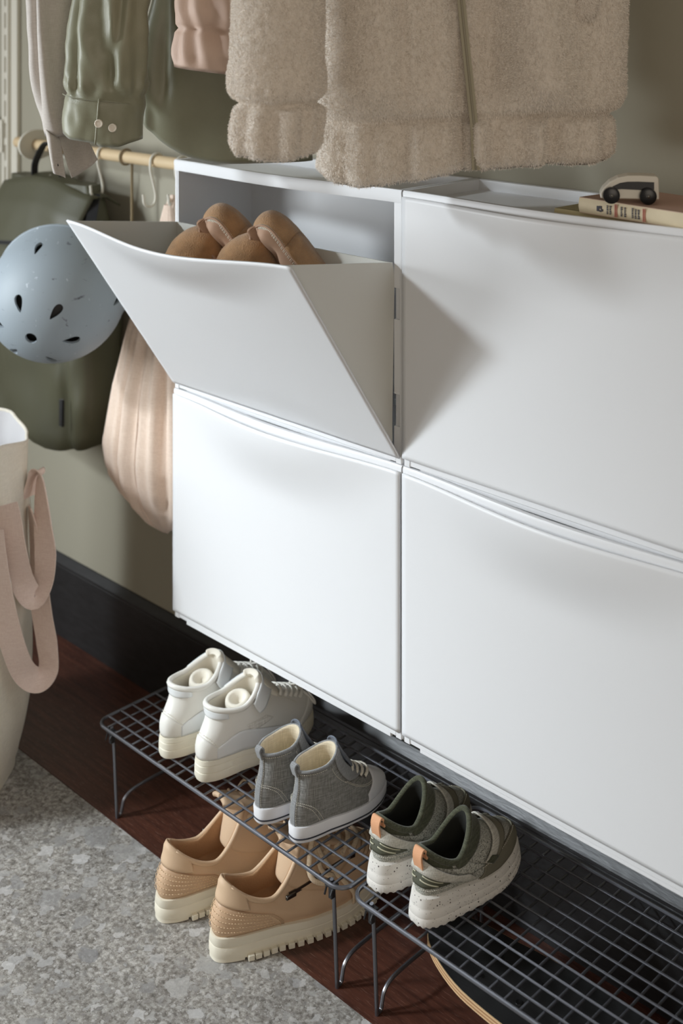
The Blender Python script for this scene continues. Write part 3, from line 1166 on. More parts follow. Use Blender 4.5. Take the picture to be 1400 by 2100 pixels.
# ---- tan leather sneaker
def tan_sneaker(label, loc, rotz, side):
    t = thing('leather_sneaker', label, 'shoe', loc, rotz, 'tan leather sneakers')
    s = Shoe(L=0.292, wh=0.0345, wb=0.0475, sq=0.70, bend=0.006 * side, sole=0.034, spring=0.012, drop=0.006, inset=-0.003,
             xc=0.080, a=0.064, b=0.0315, z_heel=0.104, z_side=0.071, z_front=0.132, bulge=0.008, toe_h=0.046, toe_k=0.85,
             vamp_f=0.036, vamp_d=0.032, nip=0.008, seed=13)
    s.rim_sole(SH['tan_sole'], t, [(-0.006, 0.075), (0.0018, 0.075), (0.0030, 0.24), (0.0030, 0.58), (0.0020, 0.62), (0.0028, 0.66), (0.0016, 0.97), (-0.003, 1.0)])
    # cleats under the rim
    n = 66
    cm = MB()
    for i in range(n):
        phi = 2 * PI * (i + .5) / n
        x, y = s.outline(phi, 0.0006)
        if x < s.L * 0.17 and abs(phi - PI) > 2.4 and False:
            continue
        z = s.zb(min(max(x, 0), s.L))
        x2, y2 = s.outline(phi + 0.03, 0.0006)
        a = math.atan2(y2 - y, x2 - x)
        if x < 0.13 * s.L:
            continue
        cm.add(*xf(box(-0.0046, 0.0046, -0.008, 0.0022, 0, 0.0075, 0.0006, 1), (x, y, z), (0, 0, a + PI)))
    o = cm.build('tread', SH['tan_sole'], t, angle=30)
    o['kind'] = 'stuff'
    hl_ = [s.outline(-0.74 + 1.48 * k / 24, 0.0022) for k in range(25)]
    MB().add(*prism(hl_, 0.0, 0.0060, 'z')).build('heel_tread', SH['tan_sole'], t, angle=50)
    s.patch(SH['tan_sole'], t, 'heel_block', -1.0, 1.0, -.12, 0.0, 0.003, 0.002, n=20, m=3) if False else None
    s.upper(SH['tan'], t, wob=0.001)
    s.lining(SH['tan_dark'], t, t=0.006)
    s.binding(SH['tan_light'], t, 0.0036, 'padded_collar', p0=0.45, p1=2 * PI - 0.45)
    s.patch(SH['tan_light'], t, 'heel_tab', -0.92, 0.92, lambda u: 0.60 + .10 * abs(2 * u - 1) ** 3, lambda u: 1.02, 0.0022, 0.003, puff=.002, label='smooth padded heel tab')
    s.patch(SH['tan'], t, 'heel_quarter', -1.22, 1.22, 0.0, lambda u: 0.60 - .12 * abs(2 * u - 1) ** 4, 0.0008, 0.0016, n=40, m=10)
    for sg in (1, -1):
        # quarter with eyelets and vamp overlay
        s.patch(SH['tan'], t, 'eyestay', PI - sg * 1.20, PI - sg * 0.42, lambda u: 0.50 - .02 * u, lambda u: 1.0, 0.0012, 0.002, n=14, m=12)
        for k in range(6):
            h = 0.52 + 0.082 * k
            p = s.S(PI - sg * 0.60, h, 0.0026)
            MB().add(*xf(lathe([(0.0042, -.0008), (0.0042, 0.0008), (0.0024, 0.0012), (0.0018, 0.0002)], 14), p, s.N(PI - sg * .60, h).to_track_quat('Z', 'Y').to_euler())).build('eyelet', SH['tan_lace'], t, angle=0)
    # ribbed toe
    for k in range(5):
        h = 0.28 + 0.05 * k
        s.patch(SH['tan_light'], t, 'toe_rib', PI - 0.62, PI + 0.62, lambda u: h - .05 * abs(2 * u - 1) ** 2, lambda u: h + .040 - .05 * abs(2 * u - 1) ** 2, 0.0012, 0.002, n=18, m=5, puff=.002)
    s.tongue(SH['tan_light'], t, 0.62, 0.50, 0.012, -0.042, th=0.008, curl=0.004, wtop=1.25)
    Cf = s.collar(PI)
    def pad(u, w):
        y = u * 2 - 1
        return (Cf.x - 0.014 - 0.016 * w + 0.006 * y * y, y * lerp(0.025, 0.021, w), lerp(Cf.z + 0.006, 0.064, w) - 0.003 * y * y)
    MB().add(*grid(9, 9, pad)).build('tongue_pad', SH['tan_light'], t, angle=0, solid=0.006, sub=1)
    s.laces(SH['tan_lace'], t, [0.52, 0.60, 0.68, 0.76, 0.84], 0.58, 0.006, 0.0040, flat=0.4)
    q = s.S(PI, 0.90, 0.012)
    cs = -side
    sg = side
    # loose lace ends: a loop and a strand that falls down the side
    pts = [q, q + Vector((-0.010, sg * 0.020, 0.010)), s.S(PI + cs * 0.9, 0.86, 0.010), s.S(PI + cs * 1.1, 0.62, 0.012), s.S(PI + cs * 1.0, 0.56, 0.012), s.S(PI + cs * .85, 0.76, 0.010), q]
    MB().add(*tube(smooth_path(pts, 6), 0.0040, 7, flat=0.38)).build('lace_loop', SH['tan_lace'], t, angle=0)
    pts = [q, s.S(PI + cs * 0.55, 0.84, 0.008), s.S(PI + cs * 0.85, 0.66, 0.008), s.S(PI + cs * 1.05, 0.40, 0.006), s.S(PI + cs * 1.12, 0.16, 0.006), s.S(PI + cs * 1.14, -0.0, 0.007)]
    MB().add(*tube(smooth_path(pts, 6), 0.0036, 7, flat=0.38)).build('lace_end', SH['tan_lace'], t, angle=0)
    # zip with a puller along the side
    for k, sd in enumerate((-side,)):
        P = s.path([(PI + sd * 1.32, .84), (PI + sd * 1.05, .72), (PI + sd * .82, .60), (PI + sd * .66, .46)], 0.0016, 6)
        sides = [Vector((0, 0, 1))] * len(P)
        MB().add(*strip(P, sides, 0.0055, 0.002)).build('zip', SH['metal'], t, angle=40)
        p = P[1]
        MB().add(*xf(box(-0.013, 0.006, -0.0022, 0.0022, -0.003, 0.003, 0.001, 1), p + Vector((0, sd * -0.004, 0.0)), (0, 0.1, 0.2 * sd))).build('zip_puller', SH['metal'], t, angle=40)
    lines = []
    for k in range(5):
        h = 0.10 + 0.095 * k
        lines.append([(-1.12, h), (-.6, h + .01), (0, h + .015), (.6, h + .01), (1.12, h)])
    for sg in (1, -1):
        lines.append([(sg * .02, .635), (sg * .5, .645), (sg * .80, .70), (sg * .88, .97)])
        lines.append([(sg * 1.18, .02), (sg * 1.18, .35), (sg * 1.10, .50), (sg * .6, .565)])
    s.stitch(lines, SH['tan_thread'], t, off=0.0034, dash=.0024, gap=.0014, r=.0005)
    return t


RT = 0.1605
white_hightop('white high-top shoe standing next to the grey canvas shoes', (0.198, -0.288, RT), PI / 2 - 0.07, 1)
white_hightop('white high-top shoe standing closest to the end of the rack', (0.111, -0.290, RT), PI / 2 - 0.03, -1)
canvas_hightop('small grey canvas high-top with white toe cap in full view', (0.403, -0.282, RT), PI / 2 - 0.10, 1)
canvas_hightop('small grey canvas high-top beside the white shoes, toe hidden', (0.337, -0.290, RT), PI / 2 - 0.06, -1)
runner('olive and grey runner shoe in front, showing its whole side', (0.635, -0.278, RT), PI / 2 - 0.08, 1)
runner('olive and grey runner shoe farther back, half hidden by its twin', (0.553, -0.270, RT), PI / 2 - 0.04, -1)
tan_sneaker('tan leather sneaker with side zip nearest the camera on the floor', (0.328, -0.366, 0.0008), PI / 2 - 0.22, -1)
tan_sneaker('tan leather sneaker on the floor farther from the camera, below the white shoes', (0.212, -0.374, 0.0008), PI / 2 - 0.20, 1)
# ------------------------------------------------------------------ things on the wall at the end of the cabinets
FAB = {}
FAB['olive_pack'] = M('olive_coated_canvas', srgb(80, 79, 61), 0.5, var=0.06, vscale=9, bump=0.15, bscale=350)
FAB['black_web'] = weave('black_webbing', srgb(20, 20, 21), srgb(38, 38, 40), 1100)
FAB['tote'] = weave('canvas_tote', srgb(218, 211, 195), srgb(232, 225, 210), 1000, bump=0.3)
FAB['tote_in'] = M('tote_inner_coating', srgb(196, 194, 195), 0.7, var=.03, vscale=14, bump=0.2, bscale=25)
FAB['pink_web'] = weave('pink_webbing', srgb(222, 199, 187), srgb(237, 218, 207), 1200, bump=.25)
FAB['cotton'] = weave('cotton_bag', srgb(222, 200, 182), srgb(236, 216, 200), 1300, bump=.2)
FAB['pale_shirt'] = weave('pale_shirt', srgb(190, 182, 174), srgb(206, 199, 192), 1600, bump=.2)
FAB['olive_shirt'] = M('olive_sateen', srgb(138, 137, 114), 0.40, var=.05, vscale=25, bump=.12, bscale=700, sheen=.25)
FAB['puffer'] = M('pink_satin_puffer', srgb(206, 178, 160), 0.58, var=.03, vscale=12, bump=.1, bscale=250)
FAB['helmet'] = None
FAB['button'] = M('shell_button', srgb(232, 222, 206), 0.3)
FAB['zip'] = M('zip_tape', srgb(168, 160, 136), 0.6)


def helmet_paint():
    m = M('scuffed_helmet_paint', srgb(152, 163, 171), 0.55, var=0.05, vscale=7)
    nt = m.node_tree
    L = nt.links.new
    b = nt.nodes['Principled BSDF']
    src = b.inputs['Base Color'].links[0].from_socket
    tc = nt.nodes.new('ShaderNodeTexCoord')
    cur = src
    for k, (sc, rot, lo, col) in enumerate((((16, 90, 30), (.5, .3, .7), 0.70, srgb(66, 66, 74)), ((60, 14, 40), (.2, .9, .1), 0.70, srgb(216, 224, 230)), ((34, 40, 120), (.9, .2, .4), 0.70, srgb(78, 76, 80)))):
        mp = nt.nodes.new('ShaderNodeMapping')
        mp.inputs['Scale'].default_value = sc
        mp.inputs['Rotation'].default_value = rot
        mp.inputs['Location'].default_value = (k * 3.1, k * 1.7, 0.4)
        L(tc.outputs['Object'], mp.inputs[0])
        n = nt.nodes.new('ShaderNodeTexNoise')
        n.inputs['Scale'].default_value = 1.0
        n.inputs['Detail'].default_value = 5
        n.inputs['Roughness'].default_value = .65
        L(mp.outputs[0], n.inputs['Vector'])
        r = nt.nodes.new('ShaderNodeValToRGB')
        r.color_ramp.elements[0].position = lo - 0.04
        r.color_ramp.elements[1].position = lo
        r.color_ramp.elements[0].color = (0, 0, 0, 1)
        r.color_ramp.elements[1].color = (.8, .8, .8, 1)
        L(n.outputs[0], r.inputs[0])
        mx = nt.nodes.new('ShaderNodeMixRGB')
        L(r.outputs[0], mx.inputs[0])
        L(cur, mx.inputs[1])
        mx.inputs[2].default_value = col
        cur = mx.outputs[0]
    L(cur, b.inputs['Base Color'])
    return m


FAB['helmet'] = helmet_paint()

# ---- slotted wall upright with a shelf bracket
t = thing('shelf_upright', 'cream slotted metal shelf upright fixed to the wall', 'shelf upright', (-0.815, -0.001, 0.80))
b = MB()
b.add(*box(-0.022, -0.011, -0.018, 0, 0, 0.95, 0.0008, 1))
b.add(*box(-0.004, 0.004, -0.018, 0, 0, 0.95, 0.0008, 1))
for k in range(20):
    b.add(*box(-0.0115, -0.0035, -0.0165, -0.013, k * 0.05 - 0.007, k * 0.05 + 0.008))
b.add(*box(-0.0115, -0.0035, -0.008, -0.002, 0, 0.95))
b.build('slotted_channel', MT['enamel'], t, angle=30)
MB().add(*box(0.0045, 0.030, -0.010, 0, 0, 0.95, 0.001, 1)).build('cover_strip', MT['enamel'], t, angle=30)
for z, h in ((0.225, 0.075), (0.042, 0.012)):
    q = MB().add(*box(-0.16, -0.012, -0.0235, -0.0185, z, z + h, 0.002, 2)).build('bracket', MT['enamel'], t, angle=30)
    if h > .05:
        MB().add(*box(-0.15, -0.020, -0.026, -0.0236, z + .012, z + h - .022, 0.001, 1)).build('bracket_panel', MT['enamel'], q, angle=30)

# ---- wooden rod in its bracket
t = thing('hanging_rod', 'round beech rod in a cream bracket holding white hooks', 'rod', (-0.70, -0.06, 1.062))
MB().add(*tube([(0.0, 0, 0), (0.69, 0, 0)], 0.0118, 20)).build('rod', MT['rod'], t, angle=40)
b = MB()
ring = []
for k in range(40):
    a = 2 * PI * k / 40
    r = 0.0415 + 0.004 * math.cos(2 * a)
    y, z = -r * math.cos(a) * 0.95, r * math.sin(a) * 0.86
    if y > 0:
        y = y * 1.5
    ring.append((min(y, 0.058), z * (1 - .25 * sst(0.0, 0.06, y))))
hole = [(-0.0128 * math.cos(2 * PI * k / 40), 0.0128 * math.sin(2 * PI * k / 40)) for k in range(40)]
v = [(x, p[0], p[1]) for x in (0.072, 0.078) for p in ring] + [(x, p[0], p[1]) for x in (0.072, 0.078) for p in hole]
f = []
for k in range(40):
    l = (k + 1) % 40
    f += [(k, l, 40 + l, 40 + k), (80 + k, 120 + k, 120 + l, 80 + l), (k, 80 + k, 80 + l, l), (40 + k, 40 + l, 120 + l, 120 + k)]
b.add(v, f)
b.add(*box(0.070, 0.110, 0.0545, 0.0595, -0.033, 0.036, 0.002, 2))
q = b.build('bracket', MT['enamel'], t, angle=40)
for z in (0.024, -0.022):
    MB().add(*xf(lathe([(0.0005, 0.0012), (0.003, 0.001), (0.0042, 0)], 12), (0.098, 0.0543, z), (PI / 2, 0, 0))).build('screw', MT['clip'], q, angle=40)


def s_hook(x, label, drop=0.078, tilt=0.0):
    t = thing('wall_hook', label, 'hook', (x, -0.06, 1.062 - drop), 0, 'white hooks on the rod')
    R = 0.0152
    pts = []
    for k in range(9):                 # over the rod
        a = math.radians(-50 + 28 * k)
        pts.append((0, R * math.cos(a) * 1.0, drop + R * math.sin(a)))
    pts += [(0, -0.0155, drop * 0.8), (0, -0.009, drop * 0.5), (0.0, -0.004, drop * 0.25), (0, -0.0035, 0.010)]
    for k in range(8):
        a = math.radians(-8 - 26 * k)
        pts.append((tilt * (k / 8), -0.0175 + 0.0140 * math.cos(a), 0.008 + 0.0145 * math.sin(a)))
    pts.append((tilt, -0.0325, 0.018))
    MB().add(*tube(smooth_path(pts, 4), 0.0026, 8)).build('hook_wire', MT['enamel'], t, angle=0)
    return t


s_hook(-0.377, 'white wire hook on the rod carrying the helmet strap')
s_hook(-0.204, 'empty white wire hook on the rod beside the cabinet')
s_hook(-0.520, 'white wire hook on the rod behind the pale cuff, carrying the backpack', 0.07)
s_hook(-0.128, 'white wire hook on the rod carrying the cotton bag', 0.07)

# ---- thin cord hanging straight down from the rod
t = thing('looped_cord', 'thin dull brown cord hanging straight down from the rod', 'cord', (-0.303, -0.047, 0.78))
c = M('brown_cord', srgb(140, 124, 96), 0.9)
MB().add(*tube([(0, 0, 0), (0.001, 0, 0.12), (0, 0.001, 0.268)], 0.0028, 8)).build('strand', c, t, angle=0)
MB().add(*tube([(0, -0.013 + 0.0150 * math.cos(a), 0.282 + 0.0150 * math.sin(a)) for a in [2 * PI * k / 24 for k in range(24)]], 0.0022, 8, closed=True)).build('loop', c, t, angle=0)

# ---- olive backpack
t = thing('backpack', 'olive roll-top backpack with black handle hanging on the wall', 'backpack', (-0.53, -0.075, 0.485))
BW, BD, BHT = 0.345, 0.120, 0.515


def pack(u, w):
    """closed box-like bag: u round the sides, w from bottom to top"""
    a = 2 * PI * u
    z = w * BHT
    e = 0.30 + 0.10 * (1 - w)
    c, q = math.cos(a), math.sin(a)
    hx = BW / 2 * lerp(1.0, 0.90, sst(0.55, 1.0, w))
    hy = BD / 2 * lerp(1.0, 0.42, sst(0.50, 1.0, w))
    x = hx * math.copysign(abs(c) ** e, c)
    y = hy * math.copysign(abs(q) ** e, q)
    k = sst(0.0, 0.035, w)
    k2 = 1 - 0.06 * sst(.95, 1.0, w)
    x *= lerp(0.93, 1, k) * k2
    y *= lerp(0.80, 1, k)
    zz = z - 0.020 * math.cos(PI * x / BW) * (1 - w) ** 3
    d = 0.009 * nz(x * 9 + 3, z * 7, y * 9) + 0.007 * nz(x * 22, z * 14 + 5, y * 18)
    d += -0.012 * math.exp(-((x - 0.125) / 0.012) ** 2) * (1 if q < 0 else 0) * (1 - w)
    d += 0.008 * math.sin(z * 30 + x * 26) * math.exp(-(z / 0.16) ** 2) * (1 if q < .3 else .4)
    return (x + d * c * .8, y + d * (q if abs(q) > .2 else 0), zz)


v, f = grid(96, 48, pack, cu=True)
f.append(tuple(i * 48 for i in range(96)))
f.append(tuple(i * 48 + 47 for i in range(96)))
MB().add(v, f).build('body', FAB['olive_pack'], t, angle=50)
# flap folded over the front, with dark piping along its lower edge


def flap(u, w):
    x = (u * 2 - 1) * BW / 2 * 0.97
    pth = [(0.030, BHT - 0.004), (0.0, BHT + 0.010), (-0.035, BHT + 0.002), (-0.066, BHT - 0.050), (-0.075, BHT - 0.098), (-0.079, BHT - 0.128)]
    k = w * 5
    i = min(int(k), 4)
    y = lerp(pth[i][0], pth[i + 1][0], k - i)
    z = lerp(pth[i][1], pth[i + 1][1], k - i)
    return (x, y + 0.004 * nz(x * 14, z * 14, 2) + 0.014 * abs(u * 2 - 1) ** 6, z - 0.035 * abs(u * 2 - 1) ** 3 * (1 - w) - .004 * math.sin(u * 9))


MB().add(*grid(40, 26, flap)).build('flap', FAB['olive_pack'], t, angle=0, solid=0.004)
e = [Vector(flap(k / 30, 1.0)) + Vector((0, -0.001, -0.001)) for k in range(31)]
MB().add(*tube(e, 0.0042, 7)).build('flap_piping', FAB['black_web'], t, angle=0)
hp = smooth_path([(-0.062, -0.010, BHT + 0.002), (-0.055, -0.012, BHT + 0.030), (-0.022, -0.014, BHT + 0.067), (0.000, -0.012, BHT + 0.074), (0.022, -0.010, BHT + 0.050), (0.040, -0.006, BHT + 0.002)], 6)
MB().add(*strip(hp, [(0.35, -0.85, 0.1)] * len(hp), 0.020, 0.003)).build('handle', FAB['black_web'], t, angle=40)
MB().add(*box(0.088, 0.128, -0.066, -0.058, BHT - 0.105, BHT - 0.085, 0.002, 1)).build('buckle', MT['clip'], t, angle=40)
# side zip pull and corner tab
q = MB().add(*box(0.118, 0.130, -0.0675, -0.061, 0.045, 0.098, 0.0015, 1)).build('corner_tab', FAB['black_web'], t, angle=40)
for k in (-1, 1):
    MB().add(*tube([(0.085 + k * .002, -0.072, 0.218), (0.083 + k * .004, -0.073, 0.190), (0.080 + k * .006, -0.073, 0.165)], 0.0022, 6)).build('drawcord', FAB['black_web'], t, angle=0)

# ---- pale blue helmet
def helmet():
    t = thing('skate_helmet', 'pale blue scuffed skate helmet with black vent holes', 'helmet', (-0.242, -0.258, 0.833))
    F = Vector((-math.sin(YAW), math.cos(YAW), 0))
    Rv = Vector((math.cos(YAW), math.sin(YAW), 0))
    ax = (Rv * -0.15 - F * 0.90 + Vector((0, 0, -0.40))).normalized()      # crown direction
    sx = (Rv + ax * -Rv.dot(ax)).normalized()
    sy = ax.cross(sx)
    rot = Matrix((sx, sy, ax)).transposed().to_4x4()
    A, B, H = 0.124, 0.114, 0.120

    def shell(scale, th0, nu=72, nv=26):
        def fn(u, w):
            a = 2 * PI * u
            p = w * th0
            rim = 0.010 * math.cos(2 * a) * sst(0.7, 1.0, w)
            k = math.sin(p) ** 0.94 if p < PI / 2 else 1.0 - 0.05 * (p - PI / 2) ** 2
            z = math.cos(p) * H * scale
            if p > PI / 2:
                z = -(p - PI / 2) * H * 0.95
            return (A * scale * k * math.cos(a), B * scale * k * math.sin(a), z + rim)
        v, f = grid(nu, nv, fn, cu=True)
        return v, f
    v, f = shell(1.0, PI / 2 + 0.42)
    # close into a solid shell
    vi, fi = shell(0.955, PI / 2 + 0.42)
    n = len(v)
    nv = 26
    faces = [q for q in f] + [tuple(i + n for i in q)[::-1] for q in fi]
    for i in range(72):
        l = (i + 1) % 72
        faces.append((i * nv + nv - 1, l * nv + nv - 1, n + l * nv + nv - 1, n + i * nv + nv - 1))
    mb = MB().add(list(v) + list(vi), faces)
    me = mb.mesh('shell', FAB['helmet'], True, 40)
    bm = bmesh.new()
    bm.from_mesh(me)
    bmesh.ops.remove_doubles(bm, verts=bm.verts, dist=1e-5)
    bmesh.ops.recalc_face_normals(bm, faces=bm.faces)
    bm.to_mesh(me)
    bm.free()
    so = link('shell', me, t)
    # vents: one round hole on the crown, six drops around it, four slots by the rim
    cut = MB()

    def drop(a, pol, ln, wd):
        pts = []
        for k in range(20):
            q = 2 * PI * k / 20
            y = math.cos(q) * ln
            x = math.sin(q) * wd * (0.62 + 0.38 * math.cos(q)) ** 0.9
            pts.append((x, y))
        d = Vector((math.sin(pol) * math.cos(a), math.sin(pol) * math.sin(a), math.cos(pol)))
        base = Vector((d.x * A, d.y * B, d.z * H))
        out = d
        ty = (Vector((math.cos(a), math.sin(a), 0)) - out * out.dot(Vector((math.cos(a), math.sin(a), 0)))).normalized()
        tx = ty.cross(out)
        vv = [base + out * s + tx * p[0] + ty * p[1] for s in (-0.02, 0.02) for p in pts]
        m = 20
        ff = [tuple(range(m))[::-1], tuple(range(m, 2 * m))] + [(i, (i + 1) % m, m + (i + 1) % m, m + i) for i in range(m)]
        cut.add(vv, ff)
    vv = [(0.0105 * math.cos(2 * PI * k / 20), 0.0105 * math.sin(2 * PI * k / 20), H + s) for s in (-.02, .02) for k in range(20)]
    cut.add(vv, [tuple(range(20))[::-1], tuple(range(20, 40))] + [(i, (i + 1) % 20, 20 + (i + 1) % 20, 20 + i) for i in range(20)])
    for k in range(6):
        drop(math.radians(50 + 60 * k), 0.56, 0.0155, 0.0105)
    for k in range(4):
        drop(math.radians(8 + 90 * k), 1.45, 0.016, 0.009)
    cm = cut.mesh('cutter', MT['rubber'], False)
    co = link('cutter', cm, t)
    md = so.modifiers.new('cut', 'BOOLEAN')
    md.operation = 'DIFFERENCE'
    md.object = co
    md.solver = 'EXACT'
    bpy.context.view_layer.update()
    dg = bpy.context.evaluated_depsgraph_get()
    new = bpy.data.meshes.new_from_object(so.evaluated_get(dg))
    so.modifiers.remove(md)
    so.data = new
    new.materials.clear()
    new.materials.append(FAB['helmet'])
    new.polygons.foreach_set('material_index', [0] * len(new.polygons))
    new.polygons.foreach_set('use_smooth', [True] * len(new.polygons))
    new.set_sharp_from_angle(angle=math.radians(40))
    bpy.data.objects.remove(co)
    # black foam liner inside
    v, f = shell(0.90, PI / 2 + 0.3, 40, 16)
    lo = MB().add(v, f).build('foam_liner', MT['rubber'], t, angle=0)
    # rim trim
    rimp = shell(0.985, PI / 2 + 0.42)[0][25::26]
    MB().add(*tube(rimp, 0.0036, 8, closed=True)).build('rim_trim', FAB['helmet'], t, angle=0)
    for ch in [o for o in bpy.data.objects if o.parent == t]:
        ch.matrix_local = rot
    # strap up to the hook
    return t


HT = helmet()
hl = Vector(HT.location)
top = Vector((-0.377, -0.083, 0.980))
for k, dx in enumerate((-0.016, 0.016)):
    pts = smooth_path([top + Vector((dx * .2, 0, 0.004)), top + Vector((0.014 + dx * .5, -0.02, -0.03)), top + Vector((0.030 + dx, -0.045, -0.066)), Vector((-0.335 + dx * 2.2, -0.160, 0.885))], 5)
    o = MB().add(*strip(pts, [(0.72, 0.69, 0)] * len(pts), 0.020, 0.0028)).build('chin_strap', FAB['black_web'], HT, angle=40)
    o.matrix_local = Matrix.Translation(-hl)
o = MB().add(*box(-0.374, -0.326, -0.143, -0.131, 0.906, 0.926, 0.003, 2)).build('strap_buckle', MT['clip'], HT, angle=40)
o.matrix_local = Matrix.Translation(-hl)

# ---- cotton bag hanging by its handles
t = thing('cotton_bag', 'blush cotton drawstring bag hanging beside the cabinets', 'bag', (-0.135, -0.085, 0.385))


def cbag(u, w):
    a = 2 * PI * u
    # half width and half depth with height (w=0 bottom)
    zz = [0, 0.02, 0.05, 0.09, 0.14, 0.25, 0.36, 0.47, 0.56, 0.605]
    hw = [0.020, 0.080, 0.134, 0.164, 0.172, 0.147, 0.110, 0.064, 0.026, 0.010]
    hd = [0.010, 0.035, 0.052, 0.062, 0.066, 0.060, 0.045, 0.030, 0.016, 0.008]
    z = w ** 1.15 * 0.605
    x = interp(z, zz, hw) * math.cos(a)
    y = interp(z, zz, hd) * math.sin(a)
    amp = 0.015 * sst(0.0, 0.10, z) * (1 - 0.75 * sst(0.3, 0.6, z))
    fold = math.sin(a * 23 + 1.1 * math.sin(z * 5)) * .5 + math.sin(a * 14 + 2 + z * 3) * .5 + nz(a * 5, z * 4, 1) * .6
    k = 1 + amp * fold / 0.07
    z2 = z + 0.022 * abs(math.cos(a)) ** 2 * (1 - sst(0, .12, z))
    xx = x * (1 + amp * fold * 3)
    xx = xx if xx < 0.10 else 0.10 + 0.026 * math.tanh((xx - 0.10) / 0.03)
    return (xx, y * k, z2 + .012 * nz(a * 2, z * 8, 4) * (1 - w))


v, f = grid(150, 70, cbag, cu=True)
f.append(tuple(i * 70 for i in range(150)))
MB().add(v, f).build('bag_body', FAB['cotton'], t, angle=0)
seam = [Vector(cbag(0.735 + 0.006 * math.sin(k * .4), k / 50)) + Vector((0, -0.0015, 0)) for k in range(2, 44)]
MB().add(*tube(seam, 0.0012, 6)).build('seam', FAB['cotton'], t, angle=0)
MB().add(*tube(smooth_path([(-0.006, 0, 0.59), (-0.004, 0.004, 0.612), (0.004, 0.006, 0.620), (0.010, 0.003, 0.610), (0.008, 0, 0.59)], 5), 0.004, 8)).build('handle', FAB['cotton'], t, angle=0)

# ---- large canvas tote on the floor
TX, TY = -0.387, -0.459
t = thing('tote_bag', 'large natural canvas tote bag with long pink handles', 'tote bag', (TX, TY, 0.001))


def tote_xy(a, z):
    w = z / 0.60
    r = 0.196 + 0.010 * math.sin(PI * w) - 0.016 * (1 - sst(0, 0.14, z))
    r += (0.0055 * nz(math.cos(a) * 2.2, math.sin(a) * 2.2, z * 7) + 0.003 * nz(math.cos(a) * 5, math.sin(a) * 5, z * 16)) * (1 + .6 * w)
    return r * math.cos(a), r * math.sin(a)


def tote_rim(a):
    return 0.592 + 0.012 * math.cos(2 * a + 0.6) + 0.006 * math.sin(5 * a)


def tote(u, w):
    a = 2 * PI * u
    z = w * tote_rim(a)
    x, y = tote_xy(a, z)
    if w < 0.03:
        x *= 0.985
        y *= 0.985
    return (x, y, z)


v, f = grid(110, 44, tote, cu=True)
f.append(tuple(i * 44 for i in range(110)))
MB().add(v, f).build('canvas_body', FAB['tote'], t, angle=60)


def tote_in(u, w):
    a = 2 * PI * u
    zr = tote_rim(a)
    z = zr - w * 0.30
    x, y = tote_xy(a, z)
    k = 1 - 0.004 / 0.2 - 0.06 * w
    return (x * k, y * k, z + (0.002 if w == 0 else 0))


v, f = grid(110, 20, tote_in, cu=True)
f.append(tuple(i * 20 + 19 for i in range(110)))
MB().add(v, f).build('inner_coating', FAB['tote_in'], t, angle=60)
hem = [Vector((*[q * 0.992 for q in tote_xy(2 * PI * k / 90, tote_rim(2 * PI * k / 90))], tote_rim(2 * PI * k / 90))) for k in range(90)]
MB().add(*tube(hem, 0.0030, 8, closed=True)).build('rim_hem', FAB['tote'], t, angle=0)


# the two straps hang in loops over the side of the bag: lateral offset, height and depth from the viewer's side
def strap_pts(P):
    out = []
    for u, v_, d, tw in P:
        p = Vector((1.692, -1.502, 0)) + Vector((-math.sin(YAW), math.cos(YAW), 0)) * d + Vector((math.cos(YAW), math.sin(YAW), 0)) * ((u - 700) * d / 2543)
        out.append(Vector((p.x - TX, p.y - TY, 1.35 - (v_ - 20) * d / 2543)))
    return out


def loop_strap(P, name, W=0.040):
    pts = smooth_path(strap_pts(P), 8)
    n = len(pts)
    Rv = Vector((math.cos(YAW), math.sin(YAW), 0))
    Fv = Vector((-math.sin(YAW), math.cos(YAW), 0))
    sides = []
    for i in range(n):
        k = i / (n - 1) * (len(P) - 1)
        ang = interp(k, list(range(len(P))), [p[3] for p in P])
        d = (pts[min(i + 1, n - 1)] - pts[max(i - 1, 0)]).normalized()
        flat = d.cross(Fv).normalized()
        sides.append(flat * math.cos(ang) + Fv * math.sin(ang))
    for i in range(1, n):
        if sides[i].dot(sides[i - 1]) < 0:
            sides[i] = -sides[i]
    return MB().add(*strip(pts, sides, W, 0.0024, 5)).build(name, FAB['pink_web'], t, angle=40)


loop_strap([(12, 1036, 2.096, 0), (20, 1070, 2.096, 0), (28, 1120, 2.098, 0), (44, 1190, 2.125, .25), (68, 1226, 2.140, .75), (88, 1196, 2.155, .5), (93, 1140, 2.165, .2), (88, 1080, 2.175, .5), (84, 1020, 2.185, .8), (82, 980, 2.190, 1.1), (75, 968, 2.195, 1.3), (66, 985, 2.20, 1.3), (59, 1020, 2.20, 1.2)], 'short_handle')
loop_strap([(-18, 1090, 2.066, 0), (-6, 1180, 2.070, 0), (10, 1260, 2.078, 0), (28, 1330, 2.090, .15), (50, 1380, 2.118, .5), (78, 1396, 2.135, .9), (99, 1372, 2.15, .5), (96, 1320, 2.165, .25), (86, 1260, 2.175, .3), (80, 1200, 2.18, .4), (74, 1120, 2.19, .8), (61, 1040, 2.20, 1.2)], 'long_handle')
